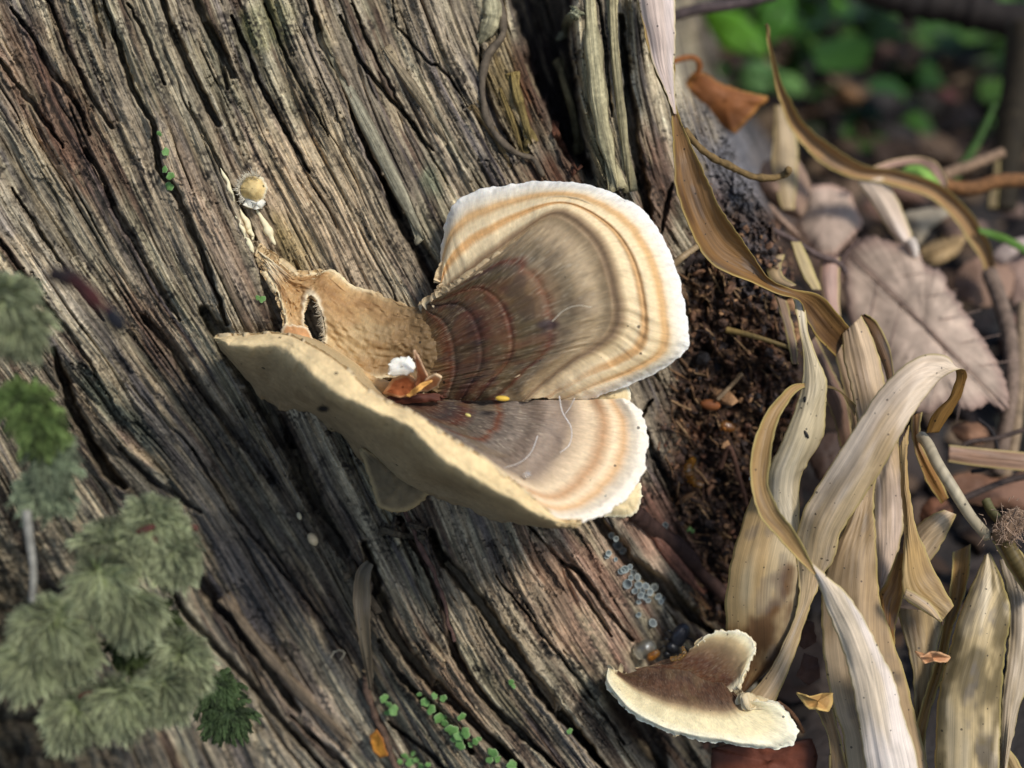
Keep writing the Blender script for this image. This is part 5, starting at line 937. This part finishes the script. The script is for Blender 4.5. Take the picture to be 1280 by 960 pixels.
# ------------------------------------------------------------------ moss on the left
def moss(name, spots, label, cols, L=(14, 30), n=900, wdt=2.0, group='moss clumps on the left side of the stump', droop=.5, reds=(), fl=(12, 34), perf=34):
    """spots: (px, py, z, rx, ry, dirx, diry) cushions bearing feathery fronds, each frond an axis set with small shoots"""
    z0 = spots[0][2]; root = thing(name, P(spots[0][0], spots[0][1], z0), label, 'moss', group)
    Vs, Fs, Cs_, o = [], [], [], 0; Vb, Fb, ob = [], [], 0
    for (x, y, z, rx, ry, dx, dy) in spots:
        rx, ry = rx*.8, ry*.76
        t = np.linspace(0, math.pi, 14); ph = np.linspace(0, 2*math.pi, 19)[:-1]
        a = np.sin(t)[:, None]*np.cos(ph); b = np.sin(t)[:, None]*np.sin(ph); c = np.cos(t)[:, None]+0*ph
        k = 1+.45*fbm(a*2+x, b*2+y, 801, 3)
        Q = P(x+a*rx*.62*k, y+b*ry*.62*k, z+c*min(rx, ry)/100*.4*k-.15); i = np.arange(14*18).reshape(14, 18); j = np.roll(i, -1, 1)
        Vb.append(Q.reshape(-1, 3)); Fb.append(np.stack([i[:-1], j[:-1], j[1:], i[1:]], -1).reshape(-1, 4)+ob); ob += 14*18
        nf = max(6, int(n/perf)); th = rng.uniform(0, 2*math.pi, nf); r = np.sqrt(rng.rand(nf)); ax, ay = r*np.cos(th), r*np.sin(th); az = np.sqrt(np.clip(1-r*r, 0, 1))
        FLn = rng.uniform(*fl, nf); fx = ax*.7+dx+.45*rng.randn(nf); fy = ay*.7+dy+.45*rng.randn(nf); nn = np.hypot(fx, fy)+.2; fx, fy = fx/nn, fy/nn; fbr = np.where(rng.rand(nf) < .38, rng.uniform(.15, .5, nf), rng.uniform(.7, 1.25, nf)); flift = .4*az+.25*rng.randn(nf)
        idx = np.repeat(np.arange(nf), perf); m = len(idx); sp = np.tile(np.linspace(0, 1, perf), nf); side = rng.choice([-1, 1], m)
        bx = x+ax[idx]*rx*.7+fx[idx]*FLn[idx]*sp; by = y+ay[idx]*ry*.7+fy[idx]*FLn[idx]*sp+droop*FLn[idx]*sp**2*.5; bz = z+az[idx]*min(rx, ry)/100*.4+flift[idx]*FLn[idx]/100*(sp-1.0*sp**2)
        ang = np.arctan2(fy[idx]+droop*sp, fx[idx])+side*(.75-.45*sp)*rng.uniform(.5, 1.5, m); ddx, ddy = np.cos(ang), np.sin(ang)
        LL = rng.uniform(*L, m)*.72*(1.15-.45*sp); lift = .35*rng.randn(m)+.25
        seg = 4; q = np.linspace(0, 1, seg)
        cxp = bx[:, None]+ddx[:, None]*LL[:, None]*q; cyp = by[:, None]+ddy[:, None]*LL[:, None]*q+droop*LL[:, None]*q**2*.4; czp = bz[:, None]+lift[:, None]*LL[:, None]/100*q
        w = wdt*.8*(1-q)**.7*rng.uniform(.5, 1.2, (m, 1))+.12; px_, py_ = -ddy[:, None], ddx[:, None]
        A = P(cxp+px_*w, cyp+py_*w, czp); Bq = P(cxp-px_*w, cyp-py_*w, czp-.01); M_ = P(cxp, cyp, czp+w*.012)
        V = np.stack([A, M_, Bq], 2).reshape(-1, 3)
        base = (np.arange(m)*seg*3)[:, None, None]; ii = np.arange(seg*3).reshape(seg, 3)
        f = np.concatenate([np.stack([ii[:-1, k2], ii[1:, k2], ii[1:, k2+1], ii[:-1, k2+1]], -1) for k2 in (0, 1)]); f = (f[None]+base).reshape(-1, 4)
        c1_, c2_ = lin(cols[0]), lin(cols[1]); mixv = rng.rand(m, 1, 1)*.6; cc_ = (c1_*(1-mixv)+c2_*mixv)*fbr[idx][:, None, None]; tip = lin(cols[2])*np.clip(fbr[idx]*1.1, .4, 1.2)[:, None, None]; tq = (q[None, :, None]*.5+.35*sp[:, None, None]); cc_ = cc_*(1-tq)+tip*tq  # dark fronds and pale tips paint in shaded gaps and highlights
        cc_ = np.repeat(cc_[:, :, None], 3, 2).reshape(-1, 3)
        Vs.append(V); Fs.append(f+o); Cs_.append(cc_); o += len(V)
    mk('cushion', np.concatenate(Vb), np.concatenate(Fb), M_moss, root, lin((58, 52, 30)))
    s = mk('shoots', np.concatenate(Vs), np.concatenate(Fs), M_moss, root, np.concatenate(Cs_)); s['kind'] = 'stuff'
    for k, (x, y, z, a, b, r) in enumerate(reds):
        o2 = ellip('red_stem', x, y, z-.2, a*.8, b*.7, min(a, b)*.6, r, (80, 46, 38), M_twig, root)
    return root
YG = [(78, 90, 42), (128, 140, 78), (224, 228, 186)]; DG = [(50, 64, 34), (66, 82, 44), (106, 120, 72)]; BG_ = [(88, 104, 74), (116, 130, 94), (190, 200, 164)]
MZ = 2.2
moss('moss_clump', [(8,372,MZ+.9,34,26,.2,.1),(22,402,MZ+.9,28,24,.3,.5)], 'pale spiky moss tuft at the left edge, highest of the moss clumps', YG, (20, 40), 2100)
moss('moss_clump', [(28,500,MZ+.8,44,30,.1,0),(50,532,MZ+.8,30,28,.2,.2)], 'rounded green moss dome below the pale spiky tuft', [(84,112,52),(108,134,66),(152,170,104)], (8, 18), 3300)
moss('moss_clump', [(62,572,MZ+.7,26,34,.3,.3),(54,612,MZ+.6,30,20,0,.3)], 'bluish green moss strip hanging under the rounded dome', BG_, (12, 26), 2400)
moss('moss_clump', [(190,650,MZ+.3,44,30,.2,0),(140,680,MZ+.3,50,34,0,.1),(215,690,MZ+.3,26,26,.1,.4)], 'broad moss clump with a dark red patch on its upper right', YG, (14, 30), 4200, reds=[(182,662,MZ+.68,17,7,-20),(193,676,MZ+.66,7,10,0),(240,660,MZ+.5,10,8,0),(204,694,MZ+.6,6,5,0)])
moss('moss_clump', [(128,722,MZ+.5,34,30,.1,.8),(160,748,MZ+.5,20,26,.1,1.0)], 'drooping pale moss tassel in the middle of the moss patch', YG, (26, 50), 2700, droop=.7)
moss('moss_clump', [(60,780,MZ+.6,46,34,-.3,.6),(36,820,MZ+.6,28,26,-.3,.8),(84,804,MZ+.5,24,20,0,.7)], 'large pale feathery moss frond reaching to the left frame edge', YG, (24, 46), 3300, droop=.6)
moss('moss_clump', [(190,778,MZ+.1,36,22,0,-.1),(166,806,MZ+.1,30,22,0,0)], 'dark green moss cushion with a red piece between the pale fronds', DG, (8, 16), 4200, reds=[(196,808,MZ+.34,15,11,-60),(184,842,MZ+.3,5,9,20)])
moss('moss_clump', [(226,820,MZ+.2,20,34,.2,.2),(204,858,MZ+.3,26,24,.1,.5),(150,872,MZ+.4,46,24,-.1,.8),(92,888,MZ+.4,32,20,-.4,.7)], 'lowest pale moss frond curving round with reddish flecks', YG, (20, 40), 3600, droop=.6, reds=[(106,868,MZ+.7,14,6,-30),(132,868,MZ+.68,6,4,0),(162,893,MZ+.68,5,4,0)])
moss('moss_clump', [(272,862,MZ-.7,28,24,.1,.2),(284,892,MZ-.7,24,22,.2,.3)], 'small dark green leafy moss tuft right of the lowest pale frond', [(40,56,34),(58,78,44),(92,112,68)], (6, 13), 4500, wdt=3)
thread('white_stick', [(33,638,MZ+.9),(38,680,MZ+.95),(42,715,MZ+.95),(40,752,MZ+.9)], .05, (138, 134, 122), 'whitish upright stick at the left edge between the moss clumps', 'stick', M_twig, taper=.3)
# blurred dark twig close to the lens
tw = thing('budded_twig', P(110, 370, 5.4), 'blurred dark twig with reddish middle and round black end above the moss', 'twig')
for nm, pts, rd, c_ in [('stalk', [(72,346,5.3),(90,350,5.4),(108,362,5.5),(122,378,5.5),(138,390,5.5)], .055, (62, 26, 24)), ('bud', [(66,343,5.3),(80,346,5.35),(96,350,5.4)], .07, (34, 24, 24))]:
    a = crn(np.array(pts, float), 20); V, fs = tube(P(a[:, 0], a[:, 1], a[:, 2]), rd*(1+.35*vn(np.linspace(0, 6, 20), 0, 9)), 8); mk(nm, V, fs, M_twig, tw, lin(c_))
ellip('end_bud', 144, 400, 5.5, 19, 12, 12, 50, (24, 24, 30), M_twig, tw)
# green cup cups, leaflets
def copies(src, items, labels):
    for k, (o, loc, sc, rz) in enumerate(items): pass
cupZ = P(0, 0, 0)
def ring_mesh():
    t = np.linspace(0, 2*math.pi, 15)[:-1]; prof = [(0, .10), (.55, .12), (.78, .30), (1.0, .52), (1.0, .34), (.7, .05), (.4, -.15)]
    V = np.array([[r*math.cos(a), r*math.sin(a), z] for r, z in prof[1:] for a in t]+[[0, 0, .10]]); i = np.arange(6*14).reshape(6, 14); j = np.roll(i, -1, 1)
    return V, [np.stack([i[:-1], i[1:], j[1:], j[:-1]], -1).reshape(-1, 4), np.stack([i[0], j[0], np.full(14, 84)], -1)]
Rm = Matrix([[AX[0][0], AX[1][0], AX[2][0]], [AX[0][1], AX[1][1], AX[2][1]], [AX[0][2], AX[1][2], AX[2][2]]]).to_4x4()
V, fs = ring_mesh(); cl = np.concatenate([np.repeat(np.array([lin(c) for c in [(120, 126, 122), (140, 146, 140), (196, 202, 190), (176, 180, 170), (120, 118, 110), (80, 74, 68)]]), 14, 0), [lin((84, 90, 90))]])
cup0 = mk('cup_fungus', V, fs, M_cup, None, cl, origin=(0, 0, 0)); cm = cup0.data
cups = [(764,669,5),(770,673,4),(773,682,7),(778,688,5),(760,691,4.5),(759,696,3.5),(770,699,3),(780,711,6),(787,709,4),(792,716,5),(777,713,5),(796,722,5),(798,731,5.5),(785,729,7),(807,733,5),(800,744,5),(806,745,5),(794,739,4.5),(812,740,5),(798,752,3.5),(818,735,6),(803,739,4),(822,745,5),(826,752,4),(829,748,3.5),(798,768,4),(815,779,6),(814,657,5.5),(832,656,4.5),(827,671,3),(829,686,5),(833,691,4),(824,662,3),(788,722,4),(810,750,4)]
def place(o, px, py, z, s, rot=0, tx=0, ty=0, sy=1.0):
    o.matrix_world = Matrix.Translation(Vector(P(px, py, z))) @ Rm @ Matrix.Rotation(tx, 4, 'X') @ Matrix.Rotation(ty, 4, 'Y') @ Matrix.Rotation(rot, 4, 'Z') @ Matrix.Diagonal((s, s*sy, s, 1))
for i, (x, y, r) in enumerate(cups):
    o = cup0 if i == 0 else cup0.copy()
    if i: COL.objects.link(o)
    place(o, x, y, wzs(x, y, 3)+.015, r/100.0, i*1.3, .35*math.sin(i*2.1), .35*math.cos(i*1.7), .88)
    own = {(815,779): 'lone grey cup fungus nearest the black beetle', (798,768): 'lone tiny grey cup fungus a little up and left of the one nearest the beetle', (780,711): 'largest round grey cup fungus at the left of the dense cluster', (764,669): 'topmost grey cup fungus of the small left row under the side lobe',
        (759,696): 'tiny grey cup fungus farthest left, under the row', (829,686): 'left one of two touching grey cups right of the dark crack', (833,691): 'right one of two touching grey cups right of the dark crack', (814,657): 'dark grey cup fungus left of the pale one near the soil', (832,656): 'pale grey cup fungus highest on the right near the soil'}.get((x, y))
    tag(o, own or 'tiny grey ring shaped cup fungus in the cluster on reddish wood right below the bracket', 'cup fungus', 'grey cup fungi on the wood')
# green leaflets (lichen squamules)
def leaflet_mesh(k):
    r_ = np.random.RandomState(k); m = 16; t = np.linspace(0, 2*math.pi, m+1)[:-1]; R = 1+.13*np.sin(t*2+k)+.12*np.sin(t*5+2*k)+.08*np.sin(t*3); V = [[0, 0, .12]]
    for f, z in ((.5, .16), (.85, .12), (1.0, .02), (.85, -.1)): V += [[f*R[i]*math.cos(t[i]), f*R[i]*math.sin(t[i]), z+.12*math.sin(t[i]*2+k)*f] for i in range(m)]
    i = np.arange(1, 1+4*m).reshape(4, m); j = np.roll(i, -1, 1)
    return np.array(V), [np.stack([i[:-1], i[1:], j[1:], j[:-1]], -1).reshape(-1, 4), np.stack([i[0], j[0], np.zeros(m, int)], -1)]
lobes = []
for k in range(4):
    V, fs = leaflet_mesh(k); V = V*[1, 1, .55]; c_ = np.concatenate([[lin((118, 160, 88))], np.repeat(np.array([lin(q) for q in [(112, 156, 84), (124, 166, 92), (190, 206, 156), (150, 170, 130)]]), 16, 0)])
    lobes.append(mk('green_leaflet', V, fs, M_green, None, c_, origin=(0, 0, 0)))
spots = [(480,873,6),(486,881,5),(492,888,7),(484,891,4),(524,868,3.5),(531,878,6),(539,887,6.5),(550,898,8.5),(556,904,5),(543,870,4.5),(554,873,5),(565,913,9),(574,920,7),(582,916,7),(577,896,6),(575,931,7),(568,924,5),(594,927,5),(598,924,4),(588,931,3.5),(616,941,7),(622,949,5),(612,950,5),(640,958,8),(506,945,5),(512,953,6),(520,950,4),(526,958,5),(500,952,4),(516,942,3.5),(535,956,4),(639,853,4.5),(642,858,3),(712,914,4),
         (199,167,3.5),(207,190,5),(206,212,4.5),(213,220,5),(212,233,5.5),(328,374,4.5),(322,372,3),(571,262,2.5),(863,661,3),(866,664,2.5),(860,663,2)]
used = set()
for i, (x, y, r) in enumerate(spots):
    s = lobes[i % 4]
    if i < 4: o = s
    else: o = s.copy(); COL.objects.link(o)
    place(o, x, y, wzs(x, y, 5)+.03, r/100.0, i*2.3, .4*math.sin(i*1.9), .4*math.cos(i*2.7))
    if y > 800 and x < 700: l, g = 'small round bright green lichen leaflet growing along the cracks at the bottom of the stump', 'green lichen leaflets along the lower cracks'
    elif x < 250: l, g = 'tiny blue green lichen flake in the long crack at the upper left', 'blue green lichen flakes at the upper left'
    elif x < 400: l, g = 'tiny blue green lichen flake on the plank left of the crust hole', 'blue green lichen flakes left of the crust hole'
    elif x > 800: l, g = 'tiny green moss speck on the dark soil beside the wide brown blade', 'green specks on the dark soil'
    elif x < 600: l, g = 'tiny pale green lichen speck left of the upper cap edge', None
    else: l, g = 'lone tiny green lichen leaflet deep in the dark bottom crack', None
    own = {(199,167): 'topmost blue green lichen flake in the long crack at the upper left', (212,233): 'lowest and largest blue green flake in the long crack at the upper left', (480,873): 'small green leaflet highest beside the brown stem at the bottom', (550,898): 'large green leaflet in the middle of the bottom chain', (565,913): 'largest green leaflet at the lower end of the bottom chain', (640,958): 'green leaflet lowest right, cut by the bottom edge', (639,853): 'lone green leaflet on the plank above the bottom chain',
        (328,374): 'blue green lichen flake on the plank left of the crust hole', (322,372): 'smaller of the two flakes left of the crust hole'}.get((x, y))
    tag(o, own or l, 'lichen', g)

# ------------------------------------------------------------------ background plants and litter
def gr(px, py): return float(gz(px, py))
def gmound(py): return 2.15/(math.sin(PITCH) + (py-480)/F*math.cos(PITCH))     # the litter lies on a low mound beside the stump
def bleaf(px, py, h, w, hgt, rot, col, label, cat='leaf', group=None, kind='oval', seed=1, tilt=(0, .4)):
    z = gr(px, py)+h; t = np.linspace(0, 2*math.pi, 25)[:-1]
    if kind == 'ivy': R = 1+.30*np.cos(5*t)+.08*np.cos(2*t)
    elif kind == 'pointed': R = 1/np.maximum(np.abs(np.cos(t))**1.3+np.abs(np.sin(t))**1.3, .2)**.8
    else: R = 1+.05*np.cos(3*t)
    x = w*R*np.cos(t); y = hgt*R*np.sin(t); c, s = math.cos(R_(rot)), math.sin(R_(rot))
    out = [(px+a*c-b*s, py+a*s+b*c) for a, b in zip(x, y)]; k = w*.85
    return leaf('green_leaf' if cat == 'leaf' and col[1] > col[0] else 'dead_leaf', out, z, tuple(x*f for x, f in zip(col, (1.0, .95, .98))), label, cat, mat=M_green if col[1] > col[0] else M_leaf, seed=seed, group=group, n=40, rings=7, tilt=tilt, bulge=.25, mid=((px-k*c, py-k*s), (px+k*c, py+k*s)), th=.05, var=.3)
bleaf(918, 40, 12, 50, 26, 35, (92, 150, 38), 'large bright green leaf pointing down right at the top, just right of the stump', kind='pointed', seed=201, tilt=(.4, .6))
bleaf(968, 22, 12, 44, 26, 118, (66, 122, 30), 'deep green leaf hanging beside the large bright one at the top', kind='pointed', seed=202)
bleaf(1050, 12, 9, 26, 10, 60, (104, 166, 52), 'narrow light green leaf at the top, right of the two big green ones', kind='pointed', seed=203)
bleaf(880, 12, 12, 26, 12, 20, (80, 132, 40), 'small green leaf above the grey twig at the top', kind='pointed', seed=204)
for i, (x, y, h, w, g, r, c, l, kd) in enumerate([
 (866, 100, 8, 22, 16, 0, (112, 160, 100), 'light green leaf inside the loop of the orange leaf stalk', 'oval'), (950, 98, 7, 30, 20, 10, (108, 156, 88), 'light green leaf behind the tip of the upright orange leaf', 'oval'),
 (985, 106, 7, 22, 14, 20, (112, 160, 84), 'light green leaf right of the thin arching blade tip', 'oval'), (940, 178, 5, 26, 11, 45, (118, 156, 128), 'blue green leaf below the orange leaf in the dark gap', 'oval'),
 (1086, 86, 3.4, 38, 30, -20, (84, 132, 98), 'largest ivy leaf in the middle of the blurred background', 'ivy'), (1122, 118, 2.8, 26, 18, 10, (70, 128, 66), 'ivy leaf below and right of the largest one', 'ivy'), (1058, 60, 3.2, 26, 16, 40, (64, 112, 58), 'ivy leaf above and left of the largest one', 'ivy'),
 (1212, 62, 3, 40, 14, 22, (66, 104, 74), 'long dull green leaf in the upper right background', 'oval'), (1168, 40, 3.2, 26, 14, -10, (58, 96, 60), 'dull green leaf below the thick blurred branch', 'oval'), (1262, 106, 3, 18, 12, 0, (126, 138, 60), 'yellowish green leaf near the right frame edge', 'oval'),
 (1252, 140, 2.6, 20, 8, 55, (84, 134, 50), 'slim green leaf left of the dark upright stalk', 'pointed'), (1276, 178, 2.5, 16, 22, 0, (128, 166, 50), 'yellow green leaf cut by the right frame edge', 'oval'), (1128, 182, 2, 22, 10, 30, (62, 104, 44), 'small green leaf above the curled pale green one', 'pointed'),
 (1024, 100, 3, 22, 14, 60, (60, 96, 44), 'dim green leaf right of the thin arching blade', 'oval'), (1190, 100, 2.4, 22, 16, 0, (60, 92, 54), 'dim round leaf in the shaded right background', 'ivy'), (1040, 30, 4, 30, 14, 0, (62, 88, 34), 'olive leaf beside the deep green one', 'oval'),
 (1110, 30, 3.6, 22, 14, 50, (50, 84, 44), 'dark green leaf under the thick branch, left part', 'ivy'), (1070, 146, 2.2, 24, 12, -20, (56, 90, 44), 'dark green leaf above the arching brown blade', 'oval'), (1158, 82, 2.4, 18, 14, 30, (52, 100, 56), 'small ivy leaf right of the largest one', 'ivy')]):
    bleaf(x, y, h, w, g, r, c, l, kind=kd, seed=210+i)
for i, (x, y, w, g, r, c, l) in enumerate([(1062, 118, 16, 10, 20, (150, 118, 78), 'tan dead leaf beside the largest ivy leaf'), (1180, 116, 18, 8, 30, (104, 66, 62), 'reddish dead leaf in the dark background'), (920, 74, 14, 9, 20, (120, 90, 74), 'small brown leaf between the green leaves and the orange one'),
    (1190, 52, 14, 7, 0, (112, 74, 72), 'pinkish brown dead leaf below the thick branch'), (1262, 106, 14, 8, 10, (150, 130, 60), 'yellow dead leaf left of the frame edge'), (1100, 60, 30, 10, 20, (86, 64, 52), 'dark brown dead leaf above the largest ivy leaf')]):
    bleaf(x, y, .6+gmound(y), w, g, r, c, l, seed=240+i)
thread('grass_stem', [(1190,226,-6.5),(1220,180,-6.5),(1244,130,-6.5)], .10, (72, 104, 44), 'dim green grass stem slanting up behind the tan straw', 'grass stem', M_green, taper=.5)
def scatter(name, n, xr, yr, size, pal_, label, kindg, h=(0, .5), zf=.5, seedr=5):
    r_ = np.random.RandomState(seedr); x = r_.uniform(*xr, n); y = r_.uniform(*yr, n); z = ground_h(x, y)+r_.uniform(*h, n); s = r_.uniform(*size, n); m = 8
    t = np.linspace(0, 2*math.pi, m+1)[:-1]; R = (1+.25*r_.randn(n, m)*.6); px_ = R*np.cos(t)*s[:, None]; py_ = R*np.sin(t)*s[:, None]*r_.uniform(.3, .9, (n, 1)); pz_ = .22*s[:, None]*np.cos(2*t+r_.rand(n, 1)*6)
    L_ = np.stack([px_, py_, pz_], -1); L_ = np.concatenate([L_, np.zeros((n, 1, 3))], 1)
    a = r_.uniform(0, 2*math.pi, n); b = r_.randn(n)*zf; ca, sa, cb, sb_ = np.cos(a), np.sin(a), np.cos(b), np.sin(b); Z_, O_ = 0*a, 0*a+1
    Rz = np.stack([ca, -sa, Z_, sa, ca, Z_, Z_, Z_, O_], -1).reshape(n, 3, 3); Rx = np.stack([O_, Z_, Z_, Z_, cb, -sb_, Z_, sb_, cb], -1).reshape(n, 3, 3)
    V = np.einsum('nij,nkj->nki', Rz @ Rx, L_)+np.stack([x, y, z], -1)[:, None]
    i = np.arange(m); f = np.stack([i, (i+1) % m, np.full(m, m)], -1); f = (f[None]+(m+1)*np.arange(n)[:, None, None]).reshape(-1, 3)
    c = np.array([lin(q) for q in pal_])[r_.randint(0, len(pal_), n)]*r_.uniform(.6, 1.2, (n, 1)); tag(mk(name, V.reshape(-1, 3), f, M_green if kindg else M_leaf, None, np.repeat(c, m+1, 0)), label, 'ground cover' if kindg else 'leaf litter', kind='stuff')
scatter('leaf_litter', 5200, (1, 34), (13, 62), (.12, .75), [(52, 40, 33), (76, 58, 44), (40, 32, 28), (100, 80, 62), (44, 36, 33), (116, 96, 74), (32, 27, 25)], 'dark brown decaying leaf litter covering the ground right of the stump', False)
scatter('ground_cover', 2200, (4, 40), (30, 75), (.25, .9), [(48, 80, 32), (66, 106, 42), (38, 62, 32), (82, 116, 52)], 'low dark green plants covering the blurred ground in the background', True, (.2, 2.2), .6, 9)

for i, (x, y, w, g, r, c, h, l) in enumerate([(1010, 250, 26, 12, 60, (176, 148, 122), .5, 'small tan leaf wedged between the curled brown leaf and the pinkish crumpled one'), (1096, 262, 24, 12, 20, (150, 122, 100), .4, 'brown leaf under the whitish broad blade end'),
    (1030, 340, 20, 30, 10, (158, 130, 108), .6, 'upright brownish leaf under the thin dark twig'), (1206, 290, 26, 12, -15, (166, 142, 120), .4, 'dusty leaf below the arching brown blade'), (1222, 470, 40, 16, 60, (136, 108, 88), .3, 'brown leaf half under the right side of the big toothed leaf'),
    (1264, 500, 26, 18, 80, (150, 122, 100), .4, 'tan leaf behind the arching stems at the right edge'), (1236, 615, 34, 12, 10, (116, 84, 64), .5, 'long brown leaf scrap left of the hairy node'), (1046, 296, 18, 12, 0, (190, 164, 140), .8, 'light leaf scrap lying on the pinkish crumpled leaf'),
    (1130, 240, 30, 10, 15, (140, 112, 90), .3, 'brown leaf behind the arching brown blade'), (1262, 262, 22, 8, 10, (160, 138, 116), .5, 'pale leaf scrap above the bright green grass blade'), (1180, 255, 26, 12, 70, (172, 148, 120), .6, 'tan leaf standing between the pale creased leaf and the arching brown blade'), (985, 300, 16, 22, 20, (148, 124, 104), .5, 'brownish leaf just left of the pinkish crumpled one'), (1270, 420, 20, 26, 0, (140, 112, 92), .3, 'brown leaf cut by the right edge behind the tan stem')]):
    bleaf(x, y, h+gmound(y), w, g, r, c, l, seed=270+i)
